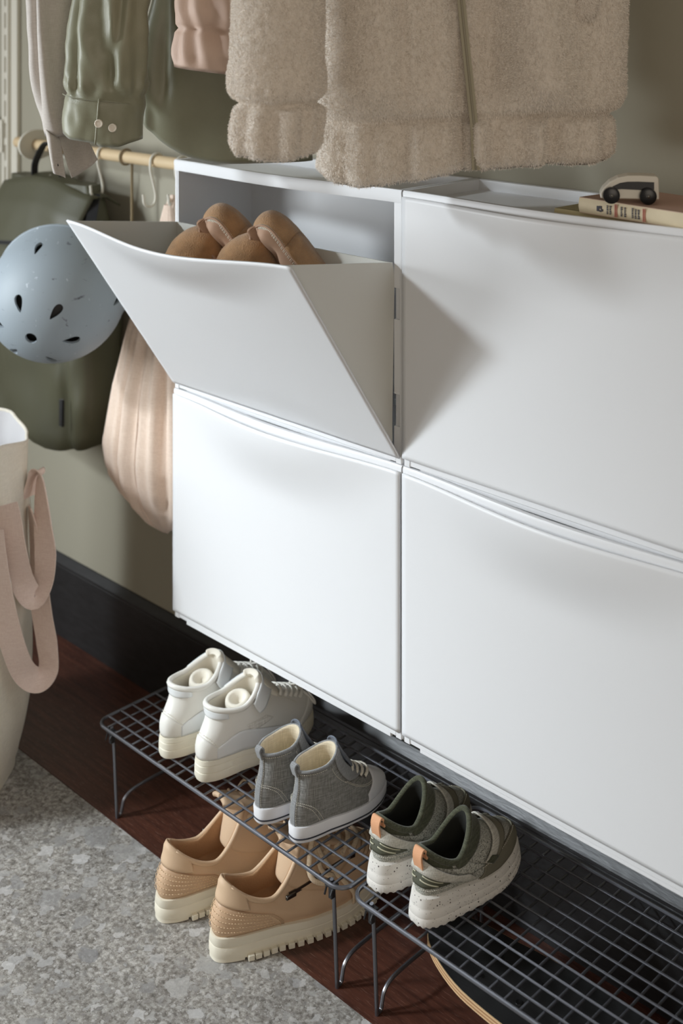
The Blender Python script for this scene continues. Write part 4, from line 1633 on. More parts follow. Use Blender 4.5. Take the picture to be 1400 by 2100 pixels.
# things inside the tote
q = thing('rolled_towel', 'pale cream rolled towel poking out of the tote bag', 'towel', (TX, TY, 0.40))
v, f = grid(28, 24, lambda u, w: ((0.058 * math.cos(2 * PI * u)) * math.sin(PI * (0.02 + .96 * w)) ** .35, -0.005 + (0.05 * math.sin(2 * PI * u)) * math.sin(PI * (0.02 + .96 * w)) ** .35, (w - .3) * 0.22), cu=True)
o = MB().add(*xf((v, f), (0.045, -0.050, 0.085), (0.25, -0.15, 0.3))).build('towel_roll', weave('cream_towel', srgb(206, 200, 170), srgb(226, 221, 196), 400), q, angle=0)
q = thing('grey_scarf', 'dark grey folded scarf edge beside the rolled towel in the tote', 'scarf', (TX, TY, 0.40))
pts = smooth_path([(0.02, 0.085, 0.02), (0.035, 0.068, 0.12), (0.055, 0.045, 0.165), (0.085, 0.012, 0.130), (0.108, -0.012, 0.03)], 6)
MB().add(*strip(pts, [(0.5, 0.8, 0.2)] * len(pts), 0.035, 0.010, 4)).build('scarf_fold', weave('grey_knit', srgb(84, 84, 92), srgb(112, 112, 120), 500), q, angle=40)
# ------------------------------------------------------------------ garments hanging in front of the cabinets
# local frame of a garment: x to the right of the viewer, y away, z up; origin on the floor under the camera side
CAMX, CAMY, CAMZ = 1.692, -1.502, 1.350
RV = Vector((math.cos(YAW), math.sin(YAW), 0))
FV = Vector((-math.sin(YAW), math.cos(YAW), 0))


def garment(name, label, cat, d, x0, z0):
    """Empty under the garment at depth d and lateral offset x0; children use local metres about that point"""
    p = Vector((CAMX, CAMY, 0)) + FV * d + RV * x0
    return thing(name, label, cat, (p.x, p.y, z0), YAW)


def KX(u, d):
    return (u - 700.0) * d / 2543.0


def KZ(v, d):
    return CAMZ - (v - 20.0) * d / 2543.0


def cloth_tube(rows, nt, nr, fold, hem=None, x0=0, z0=0, inner=0.05, ex=0.8):
    """rows: (z, left, right, depth centre, half depth) from bottom to top; fold(a, z, x) is an outward displacement"""
    rows = sorted(rows)
    Z = [r[0] for r in rows]
    def val(z, k):
        return interp(z, Z, [r[k] for r in rows])
    def pt(a, z, shrink=0.0, zz=None):
        l, r, dc, hd = (val(z, k) for k in (1, 2, 3, 4))
        c, s = math.cos(a), math.sin(a)
        cx = math.copysign(abs(c) ** ex, c)
        sx = math.copysign(abs(s) ** ex, s)
        x = (l + r) / 2 + (r - l) / 2 * cx * (1 - shrink)
        y = dc + hd * sx * (1 - shrink * 1.5)
        q = fold(a, z, x) * (1 - shrink)
        n = Vector((c * hd, s * (r - l) / 2, 0))
        n = n.normalized() if n.length > 1e-6 else Vector((0, -1, 0))
        h = hem(x) if hem else 0.0
        k = 1 - sst(0, 0.12, z - Z[0])
        return (x + n.x * q - x0, y + n.y * q, (zz if zz is not None else z) + h * k - z0)
    inn = 6
    def fn(u, w):
        a = 2 * PI * u
        j = w * (nr - 1 + inn)
        if j < inn:                       # turned up inside
            k = (inn - j) / inn
            return pt(a, Z[0] + inner * k * (1 if k > .01 else 0), 0.06 * min(1, k * 3) + .04 * k)
        k = (j - inn) / (nr - 1)
        return pt(a, lerp(Z[0], Z[-1], k ** 1.0))
    return grid(nt, nr + inn, fn, cu=True)


def clumps(p, amp, sc):
    n = noise.noise(Vector(p) * sc)
    n2 = noise.noise(Vector(p) * sc * 2.3 + Vector((7, 3, 1)))
    return amp * (abs(n) * 1.6 + 0.5 * n2)


def teddy_mat():
    m = bpy.data.materials.new('teddy_fleece')
    m.use_nodes = True
    nt = m.node_tree
    L = nt.links.new
    b = nt.nodes['Principled BSDF']
    b.inputs['Roughness'].default_value = 0.95
    b.inputs['Sheen Weight'].default_value = 0.5
    b.inputs['Sheen Roughness'].default_value = 0.6
    b.inputs['Specular IOR Level'].default_value = 0.1
    tc = nt.nodes.new('ShaderNodeTexCoord')
    mp = nt.nodes.new('ShaderNodeMapping')
    mp.inputs['Scale'].default_value = (1, 1, 0.6)
    L(tc.outputs['Object'], mp.inputs[0])
    n = nt.nodes.new('ShaderNodeTexNoise')
    n.inputs['Scale'].default_value = 190
    n.inputs['Detail'].default_value = 4
    n.inputs['Distortion'].default_value = 1.2
    L(mp.outputs[0], n.inputs['Vector'])
    r = nt.nodes.new('ShaderNodeValToRGB')
    r.color_ramp.elements[0].position = 0.32
    r.color_ramp.elements[1].position = 0.58
    r.color_ramp.elements[0].color = srgb(208, 196, 181)
    r.color_ramp.elements[1].color = srgb(234, 224, 211)
    L(n.outputs[0], r.inputs[0])
    L(r.outputs[0], b.inputs['Base Color'])
    bp = nt.nodes.new('ShaderNodeBump')
    bp.inputs['Strength'].default_value = 0.8
    bp.inputs['Distance'].default_value = 0.003
    L(n.outputs[0], bp.inputs['Height'])
    L(bp.outputs[0], b.inputs['Normal'])
    return m


FAB['teddy'] = teddy_mat()
FAB['pile'] = M('teddy_fibres', srgb(247, 238, 227), 0.9, var=.04, vscale=60, sheen=.5, spec=.1)


def pile(vf, count, length, parent, seed, name='fleece_pile', droop=0.25):
    """short fibres standing on a quad grid mesh"""
    rng = np.random.default_rng(seed)
    V = np.array([tuple(p) for p in vf[0]])
    Fq = np.array([q for q in vf[1] if len(q) == 4])
    a, b, c, d = (V[Fq[:, k]] for k in range(4))
    nrm = np.cross(c - a, d - b)
    area = np.linalg.norm(nrm, axis=1)
    nrm = nrm / np.maximum(area, 1e-12)[:, None]
    ctr = V.mean(axis=0)
    if np.mean(np.sum(nrm * ((a + c) / 2 - ctr) * np.array([1, 1, 0]), axis=1)) < 0:
        nrm = -nrm
    pick = rng.choice(len(Fq), size=count, p=area / area.sum())
    s, t = rng.random((count, 1)), rng.random((count, 1))
    P = (a[pick] * (1 - s) + b[pick] * s) * (1 - t) + (d[pick] * (1 - s) + c[pick] * s) * t
    N = nrm[pick]
    rnd = rng.normal(size=(count, 3))
    rnd -= N * np.sum(rnd * N, axis=1)[:, None]
    D = N * 0.55 + rnd * 0.55
    D[:, 2] -= droop
    D /= np.linalg.norm(D, axis=1)[:, None]
    ln = length * (0.6 + 0.8 * rng.random((count, 1)))
    W = np.cross(D, N)
    W /= np.maximum(np.linalg.norm(W, axis=1), 1e-6)[:, None]
    w = 0.00030
    mid = P + D * ln * 0.55 + N * ln * 0.15
    tip = P + D * ln + np.array([0, 0, -1]) * ln * 0.25
    VV = np.empty((count * 5, 3))
    VV[0::5] = P - W * w
    VV[1::5] = P + W * w
    VV[2::5] = mid + W * w * .8
    VV[3::5] = mid - W * w * .8
    VV[4::5] = tip
    me = bpy.data.meshes.new(name)
    k = np.arange(count) * 5
    faces = [(i, i + 1, i + 2, i + 3) for i in k.tolist()] + [(i + 3, i + 2, i + 4) for i in k.tolist()]
    me.from_pydata(VV.tolist(), [], faces)
    me.materials.append(FAB['pile'])
    o = link(name, me, parent)
    o['kind'] = 'stuff'
    return o


# ---- cream teddy jacket
D0 = 1.63
X0, Z0 = KX(950, D0), 1.10
t = garment('teddy_jacket', 'cream teddy fleece jacket hanging in front of the wall', 'jacket', D0, X0, Z0)
HEMU = [640, 680, 730, 800, 890, 963, 1000, 1100, 1180, 1250, 1265]
HEMV = [352, 372, 378, 369, 354, 339, 341, 330, 332, 328, 318]


def coat_hem(x):
    u = x * 2543 / D0 + 700
    return KZ(interp(u, HEMU, HEMV), D0) - KZ(348, D0)


def coat_fold(a, z, x):
    u = x * 2543 / D0 + 700
    s = abs(math.sin(a)) ** 1.2 * (1 if math.sin(a) < 0 else 0.4)
    zt = KZ(238, D0)
    up = sst(zt - 0.004, zt + 0.05, z)
    # broad vertical folds of the body
    q = 0.028 * math.cos((u - 770) / 62.0) * up * s
    q += 0.024 * math.cos((u - 1090 + (z - zt) * 160) / 34.0) * up * s * sst(960, 1010, u)
    q -= 0.016 * math.exp(-((u - 826 - (z - zt) * -60) / 14) ** 2) * up * s
    q -= 0.022 * math.exp(-((u - 945 + (z - zt) * 130) / 16) ** 2) * s
    q += 0.020 * math.exp(-((u - 895 + (z - zt) * -330) / 30) ** 2) * s * up
    # gathered hem band
    band = 1 - sst(zt - 0.012, zt + 0.002, z)
    q += band * s * (0.009 * math.sin(u / 9.5) + 0.011 * math.sin(u / 17.0 + 1.0)) * (0.4 + .6 * sst(850, 960, u))
    # seam above the band pinches in, fabric blouses over it
    q -= 0.013 * math.exp(-((z - zt) / 0.006) ** 2)
    q += 0.006 * math.exp(-((z - zt - 0.028) / 0.022) ** 2)
    # round the hem edge
    q -= 0.012 * math.exp(-((z - KZ(348, D0)) / 0.006) ** 2)
    return q


rows = []
for v_, ul, ur, hd in ((348, 650, 1256, .058), (300, 652, 1258, .062), (245, 652, 1256, .060), (228, 650, 1262, .064), (150, 648, 1276, .070), (60, 645, 1280, .072), (0, 645, 1280, .074), (-250, 640, 1290, .07), (-520, 680, 1240, .055), (-640, 780, 1120, .03)):
    rows.append((KZ(v_, D0), KX(ul, D0), KX(ur, D0), 0.0, hd))
vf = cloth_tube(rows, 190, 130, lambda a, z, x: coat_fold(a, z, x) + clumps((x, z, a * .05), 0.0022, 150), coat_hem, X0, Z0)
MB().add(*vf).build('jacket_body', FAB['teddy'], t, angle=0)
vis = [q for q in vf[1] if max(vf[0][i][2] for i in q) < 0.32]
pile((vf[0], vis), 140000, 0.0026, t, 3)
# zip between the fronts
zp = []
for k in range(26):
    v_ = lerp(336, -60, k / 25)
    u = interp(v_, [-60, 0, 120, 250, 336], [930, 936, 948, 962, 965])
    zp.append(Vector((KX(u, D0) - X0, -0.0615 - 0.001 * math.sin(k * .6), KZ(v_, D0) - Z0)))
MB().add(*strip(zp, [(1, 0, 0)] * len(zp), 0.010, 0.003)).build('zip_tape', FAB['zip'], t, angle=40)
MB().add(*tube([p + Vector((0, -0.002, 0)) for p in zp], 0.0016, 6)).build('zip_teeth', M('zip_teeth', srgb(150, 142, 122), 0.4), t, angle=0)
# pocket welts
for (u0, v0, u1, v1, dp, rr) in ((1192, -30, 1172, 40, -0.066, 0.016), (770, -60, 792, 58, -0.078, 0.013)):
    pts = [(KX(lerp(u0, u1, k / 10), D0) - X0, dp, KZ(lerp(v0, v1, k / 10), D0) - Z0) for k in range(11)]
    vfw = tube(pts, [rr * (0.55 + .45 * min(1, (10 - k) / 2.5)) for k in range(11)], 14, flat=0.6, up=(0, -1, 0))
    vfw = ([Vector(p) + Vector((clumps(p, .002, 150), 0, clumps(p, .002, 140))) for p in vfw[0]], vfw[1])
    o = MB().add(*vfw).build('pocket_welt', FAB['teddy'], t, angle=0)
    pile(vfw, 5000, 0.0034, t, 8)
# sleeve with its cuff
D1 = 1.525


def sl_fold(a, z, x):
    zc = KZ(208, D1)
    q = -0.009 * math.exp(-((z - zc) / 0.006) ** 2) + 0.004 * math.exp(-((z - zc - .025) / .02) ** 2)
    q += (1 - sst(zc - .01, zc, z)) * (0.004 * math.sin(a * 9) + 0.003 * math.sin(a * 5 + 1))
    q -= 0.008 * math.exp(-((z - KZ(318, D1)) / 0.007) ** 2)
    q += 0.003 * nz(x * 20, z * 14, 3)
    return q


rows = []
for v_, ul, ur, hd in ((318, 476, 648, .046), (260, 474, 652, .050), (212, 484, 656, .050), (196, 476, 660, .054), (100, 474, 664, .056), (0, 478, 664, .056), (-300, 500, 680, .055), (-560, 560, 700, .045)):
    rows.append((KZ(v_, D1), KX(ul, D1), KX(ur, D1), D1 - D0, hd))
vs_ = cloth_tube(rows, 96, 110, lambda a, z, x: sl_fold(a, z, x) + clumps((x, z, a * .03), 0.0018, 150), lambda x: -0.004 * math.cos((x - KX(570, D1)) * 40), X0, Z0, inner=.03, ex=.95)
MB().add(*vs_).build('sleeve', FAB['teddy'], t, angle=0)
vis = [q for q in vs_[1] if max(vs_[0][i][2] for i in q) < 0.32]
pile((vs_[0], vis), 66000, 0.0025, t, 4)

# ---- blush puffer jacket, only a sleeve end in view
D2 = 1.74
X2, Z2 = KX(430, D2), KZ(160, D2)
t = garment('puffer_jacket', 'blush satin puffer sleeve behind the teddy jacket', 'jacket', D2, X2, Z2)


def pf_fold(a, z, x):
    zc = KZ(62, D2)
    q = -0.005 * math.exp(-((z - zc) / 0.004) ** 2) + 0.006 * math.exp(-((z - zc - .03) / .02) ** 2) * (1 + .4 * math.sin(a * 9))
    q += 0.0035 * math.sin(a * 11 + z * 40) * sst(KZ(150, D2), KZ(120, D2), z) + 0.004 * nz(x * 30, z * 30, 5)
    q += 0.003 * math.exp(-((z - KZ(110, D2)) / .02) ** 2)
    return q


rows = [(KZ(v_, D2), KX(l, D2), KX(r, D2), 0, hd) for v_, l, r, hd in ((146, 358, 520, .045), (110, 360, 522, .05), (66, 366, 520, .046), (40, 368, 530, .055), (-80, 368, 530, .055), (-300, 380, 530, .05), (-500, 420, 530, .035))]
v, f = cloth_tube(rows, 96, 70, pf_fold, lambda x: -(x - KX(440, D2)) * 0.12, X2, Z2, ex=.9)
MB().add(v, f).build('sleeve', FAB['puffer'], t, angle=0)

# ---- olive shirt: body with curved tail, sleeve with buttoned cuff
D3 = 1.90
X3, Z3 = KX(400, D3), KZ(335, D3)
t = garment('olive_shirt', 'olive cotton shirt with buttoned cuff and curved tail', 'shirt', D3, X3, Z3)


def ol_fold(a, z, x):
    u = x * 2543 / D3 + 700
    q = 0.012 * math.exp(-((u - 322 + (z - Z3) * 60) / 16) ** 2) * sst(Z3 + .04, Z3 + .12, z)
    q += 0.007 * math.exp(-((u - 306) / 9) ** 2) - 0.006 * math.exp(-((u - 345) / 14) ** 2) * sst(Z3 + .05, Z3 + .14, z)
    q += 0.006 * nz(x * 16, z * 7, 1)
    return q


rows = [(KZ(v_, D3), KX(l, D3), KX(r, D3), 0, hd) for v_, l, r, hd in ((330, 296, 640, .030), (240, 297, 640, .034), (160, 303, 640, .036), (0, 320, 640, .038), (-300, 330, 640, .036), (-520, 400, 600, .03))]


def tail(x):
    u = x * 2543 / D3 + 700
    return KZ(interp(u, [290, 297, 310, 330, 350, 375, 400, 430, 470, 500, 640], [222, 240, 262, 283, 298, 312, 321, 327, 331, 331, 328]), D3) - KZ(330, D3)


v, f = cloth_tube(rows, 150, 80, ol_fold, tail, X3, Z3, inner=.02)
MB().add(v, f).build('shirt_body', FAB['olive_shirt'], t, angle=0)
D4 = 1.82


def os_fold(a, z, x):
    u = x * 2543 / D4 + 700
    zc = KZ(200, D4)
    front = 1 if math.sin(a) < 0 else 0.3
    up = sst(zc, zc + .04, z)
    q = 0.010 * math.exp(-((u - 258 + (z - zc) * 150) / 11) ** 2) * up * front
    q -= 0.010 * math.exp(-((u - 232 - (z - zc) * 190) / 10) ** 2) * up * front
    q -= 0.006 * math.exp(-((u - 160) / 6) ** 2) * up * front
    q += 0.0045 * nz(x * 30, z * 16, 7) + 0.0022 * nz(x * 70, z * 45, 2) + 0.003 * math.sin(a * 7 + z * 12) * up
    q -= 0.004 * math.exp(-((z - zc) / 0.003) ** 2)
    q += 0.004 * math.exp(-((z - zc - .018) / 0.012) ** 2) * (0.6 + 0.8 * math.sin(a * 12))
    return q


rows = [(KZ(v_, D4), KX(l, D4), KX(r, D4), D4 - D3, hd) for v_, l, r, hd in ((288, 130, 291, .030), (240, 129, 292, .032), (195, 134, 296, .034), (150, 138, 298, .036), (60, 142, 304, .04), (0, 150, 310, .042), (-300, 200, 340, .042), (-520, 330, 440, .03))]
v, f = cloth_tube(rows, 120, 90, os_fold, lambda x: KZ(interp(x * 2543 / D4 + 700, [128, 150, 205, 212, 250, 292], [268, 282, 290, 297, 297, 284]), D4) - KZ(288, D4), X3, Z3, inner=.015, ex=.85)
MB().add(v, f).build('sleeve', FAB['olive_shirt'], t, angle=0)
# overlapping cuff edge, placket, buttons
cp = []
for k in range(14):
    v_ = lerp(291, 120, k / 13)
    u = interp(v_, [120, 200, 291], [226, 213, 205])
    cp.append(Vector((KX(u, D4) - X3, D4 - D3 - 0.0385 - 0.004 * sst(195, 150, v_), KZ(v_, D4) - Z3)))
MB().add(*tube([p + Vector((0, 0.0028, 0)) for p in cp[:8]], 0.0016, 6)).build('cuff_edge', FAB['olive_shirt'], t, angle=0)
for u, v_ in ((214, 248), (241, 257)):
    p = Vector((KX(u, D4) - X3, D4 - D3 - 0.0425 + (0.003 if u > 230 else 0), KZ(v_, D4) - Z3))
    bt = MB().add(*xf(lathe([(0.0005, 0.0022), (0.0032, 0.0016), (0.0052, 0.0024), (0.0062, 0.001), (0.0060, -0.001)], 18), p, (PI / 2, 0, 0))).build('button', FAB['button'], t, angle=40)
ln = []
for k in range(40):
    a = math.radians(-160 + 140 * k / 39)
    l, r = KX(129, D4), KX(292, D4)
    ln.append(Vector(((l + r) / 2 + (r - l) / 2 * math.copysign(abs(math.cos(a)) ** .85, math.cos(a)) - X3, D4 - D3 - 0.0345 * abs(math.sin(a)) ** .85 - .001, KZ(interp(k, [0, 20, 39], [191, 203, 214]), D4) - Z3)))
MB().add(*tube(ln, 0.0008, 5)).build('cuff_seam', FAB['olive_shirt'], t, angle=0)

# ---- pale shirt: sleeve with open cuff
D5 = 1.90
X5, Z5 = KX(120, D5), KZ(365, D5)
t = garment('pale_shirt', 'pale beige shirt sleeve with an unbuttoned cuff', 'shirt', D5, X5, Z5)


def ps_fold(a, z, x):
    u = x * 2543 / D5 + 700
    zc = KZ(260, D5)
    front = 1 if math.sin(a) < 0 else 0.3
    up = sst(zc - .01, zc + .06, z)
    q = 0.010 * math.exp(-((u - 112 + (z - zc) * 90) / 12) ** 2) * front * up
    q -= 0.012 * math.exp(-((u - 84 - (z - zc) * -20) / 8) ** 2) * front * sst(KZ(270, D5), KZ(190, D5), z)
    return q + 0.005 * nz(x * 28, z * 10, 11)


rows = [(KZ(v_, D5), KX(l, D5), KX(r, D5), 0, hd) for v_, l, r, hd in ((278, 92, 134, .018), (250, 84, 134, .024), (215, 74, 136, .030), (130, 60, 140, .036), (60, 53, 146, .038), (0, 55, 152, .038), (-300, 90, 200, .04), (-520, 150, 260, .03))]
v, f = cloth_tube(rows, 90, 70, ps_fold, None, X5, Z5, inner=.012, ex=.9)
MB().add(v, f).build('sleeve', FAB['pale_shirt'], t, angle=0)


def cuff_flap(pts_top, pts_bot, name, n=12, m=10, wave=0.003, ph=0.0):
    A = smooth_path(pts_top, 6)
    B = smooth_path(pts_bot, 6)
    def fn(u, w):
        i = u * (len(A) - 1)
        j = min(int(i), len(A) - 2)
        a = A[j].lerp(A[j + 1], i - j)
        i2 = u * (len(B) - 1)
        j2 = min(int(i2), len(B) - 2)
        b_ = B[j2].lerp(B[j2 + 1], i2 - j2)
        p = a.lerp(b_, w)
        return (p.x, p.y + wave * math.sin(u * 7 + w * 3 + ph), p.z)
    return MB().add(*grid(n * 2, m, fn)).build(name, FAB['pale_shirt'], t, angle=0, solid=0.0018)


def PP(u, v_, y):
    return (KX(u, D5) - X5, y, KZ(v_, D5) - Z5)


cuff_flap([PP(90, 255, .002), PP(100, 262, -.018), PP(112, 272, -.020), PP(124, 282, -.012)], [PP(110, 338, .004), PP(116, 352, -.012), PP(126, 358, -.014), PP(138, 363, -.008)], 'cuff_end')
cuff_flap([PP(118, 262, -.014), PP(126, 268, .0), PP(134, 274, .012), PP(150, 280, .020), PP(172, 288, .020)], [PP(150, 363, -.006), PP(158, 360, .002), PP(170, 352, .012), PP(182, 343, .018), PP(196, 330, .020)], 'cuff_flap', ph=1.5)
MB().add(*tube([PP(119, 322, -.0145), PP(124, 338, -.0155)], 0.0010, 5)).build('buttonhole', MT['clip'], t, angle=0)

# ---- rail above the picture that the garments hang from
pA = Vector((CAMX, CAMY, 0)) + FV * 1.76 + RV * -0.62
pB = Vector((CAMX, CAMY, 0)) + FV * 1.76 + RV * 0.47
t = thing('garment_rail', 'round wooden garment rail above the hanging jackets', 'rail', (pA.x, pA.y, 1.76))
MB().add(*tube([(0, 0, 0), tuple(pB - pA)], 0.014, 16)).build('rail', MT['rod'], t, angle=40)
# ------------------------------------------------------------------ books and toy car on the cabinet top
TRAY_Z = 0.7015 + CH - 0.0155
cloth_cover = M('pink_book_cloth', srgb(198, 164, 146), 0.75, var=.06, vscale=30, bump=.2, bscale=800)
spine_m = M('cream_book_spine', srgb(222, 208, 178), 0.7, var=.05, vscale=25, bump=.15, bscale=500)
page_m = M('book_pages', srgb(224, 214, 186), 0.85, bump=.3, bscale=900, stretch=(.05, .05, 6))
ink = M('dark_ink', srgb(52, 48, 58), 0.6)
red_ink = M('red_ink', srgb(186, 112, 96), 0.6)


def book(label, loc, rotz, LEN, DEP, TH, cover, spine):
    t = thing('book', label, 'book', loc, rotz, 'books on the cabinet')
    MB().add(*box(0.002, LEN - 0.002, 0.003, DEP - 0.003, 0.0018, TH - 0.0018)).build('pages', page_m, t, smooth=False)
    MB().add(*box(0, LEN, 0.0015, DEP, 0, 0.0018, 0.0004, 1)).build('cover', cover, t, angle=30)
    MB().add(*box(0, LEN, 0.0015, DEP, TH - 0.0018, TH, 0.0004, 1)).build('cover', cover, t, angle=30)
    n = 8
    prof = [(-0.0022 * math.sin(PI * k / n) + 0.0018, TH * k / n) for k in range(n + 1)] + [(0.004, TH), (0.004, 0)]
    MB().add(*prism(prof, 0, LEN, 'x')).build('spine', spine, t, angle=60)
    return t


book('thin yellowed book lying lowest on the white cabinet top', (0.758, -0.146, TRAY_Z + 0.0002), -0.04, 0.200, 0.125, 0.0125, M('yellow_book_cloth', srgb(196, 184, 142), 0.75, bump=.2, bscale=700), M('yellow_book_spine', srgb(204, 192, 150), 0.7))
bk = book('pink cloth book with cream printed spine under the toy car', (0.803, -0.157, TRAY_Z + 0.0130), -0.13, 0.190, 0.115, 0.0200, cloth_cover, spine_m)
marks = MB()
y = -0.0008
# small emblem, then rows of fine type set across the spine
for (x0, x1, z0, z1) in ((0.030, 0.034, 0.0060, 0.0125), (0.034, 0.038, 0.0095, 0.0130), (0.0345, 0.0375, 0.0055, 0.0075), (0.0365, 0.040, 0.0065, 0.0095)):
    marks.add(*box(x0, x1, y - .0003, y + .0006, z0, z1, 0.0002, 1))
marks.build('spine_emblem', ink, bk, smooth=False)
tp = MB()
rng = random.Random(4)
for x0 in (0.046, 0.0505, 0.068, 0.0735, 0.085, 0.0895, 0.094):
    z = 0.0042
    while z < 0.0155:
        h = rng.uniform(0.0008, 0.0018)
        tp.add(*box(x0, x0 + rng.uniform(.0018, .0026), y - .0003, y + .0006, z, z + h))
        z += h + 0.0006
o = tp.build('spine_lettering', ink, bk, smooth=False)
o['kind'] = 'stuff'
for x0 in (0.0585, 0.0610, 0.1015, 0.1040):
    MB().add(*box(x0, x0 + 0.0011, y - .0003, y + .0006, 0.002, 0.018)).build('spine_rule', red_ink, bk, smooth=False)

t = thing('toy_car', 'small white wooden toy car with black wheels on the books', 'toy car', (0.872, -0.150, TRAY_Z + 0.0331), YAW - 0.16)
carw = M('white_painted_wood', srgb(226, 220, 206), 0.45)
blk = M('black_gloss', srgb(14, 14, 15), 0.3)
prof = [(-0.0355, 0.006), (-0.0355, 0.012), (-0.032, 0.0185), (-0.024, 0.0265), (-0.014, 0.0320), (-0.002, 0.0348), (0.012, 0.0352), (0.032, 0.0345), (0.0345, 0.032), (0.0350, 0.006)]
bm_ = MB().add(*prism(prof, -0.0145, 0.0145, 'y'))
o = bm_.build('body', carw, t, smooth=False)
bv = o.modifiers.new('bevel', 'BEVEL')
bv.width = 0.0016
bv.segments = 3
win = [(-0.026, 0.0165), (-0.020, 0.0215), (-0.012, 0.0255), (-0.003, 0.0272), (0.010, 0.0276), (0.0290, 0.0272), (0.0290, 0.0165), (0.010, 0.0175), (-0.010, 0.0180)]
for y0 in (-0.0152, 0.0146):
    MB().add(*prism(win, y0, y0 + 0.0006, 'y')).build('side_window', blk, t, smooth=False)
for x in (-0.0225, 0.0215):
    for y in (-0.0185, 0.0185):
        w = MB().add(*xf(lathe([(0.0005, 0.0042), (0.0075, 0.0042), (0.0100, 0.0030), (0.0105, 0.0), (0.0100, -0.0030), (0.0075, -0.0042), (0.0005, -0.0042)], 26, 'y'), (x, y, 0.0105))).build('wheel', blk, t, angle=40)
        MB().add(*xf(lathe([(0.0003, 0.0052), (0.0020, 0.0046), (0.0028, 0.0040), (0.0028, -0.0040), (0.0020, -0.0046), (0.0003, -0.0052)], 14, 'y'), (x, y, 0.0105))).build('axle_pin', SH['metal'], w, angle=40)

# ------------------------------------------------------------------ slippers in the tilted drawer
suede = M('brown_suede', srgb(176, 136, 96), 0.95, var=.16, vscale=60, bump=.9, bscale=500, sheen=.4)
suede_in = M('slipper_lining', srgb(176, 142, 118), 0.7, var=.06, vscale=30, bump=.15, bscale=200)


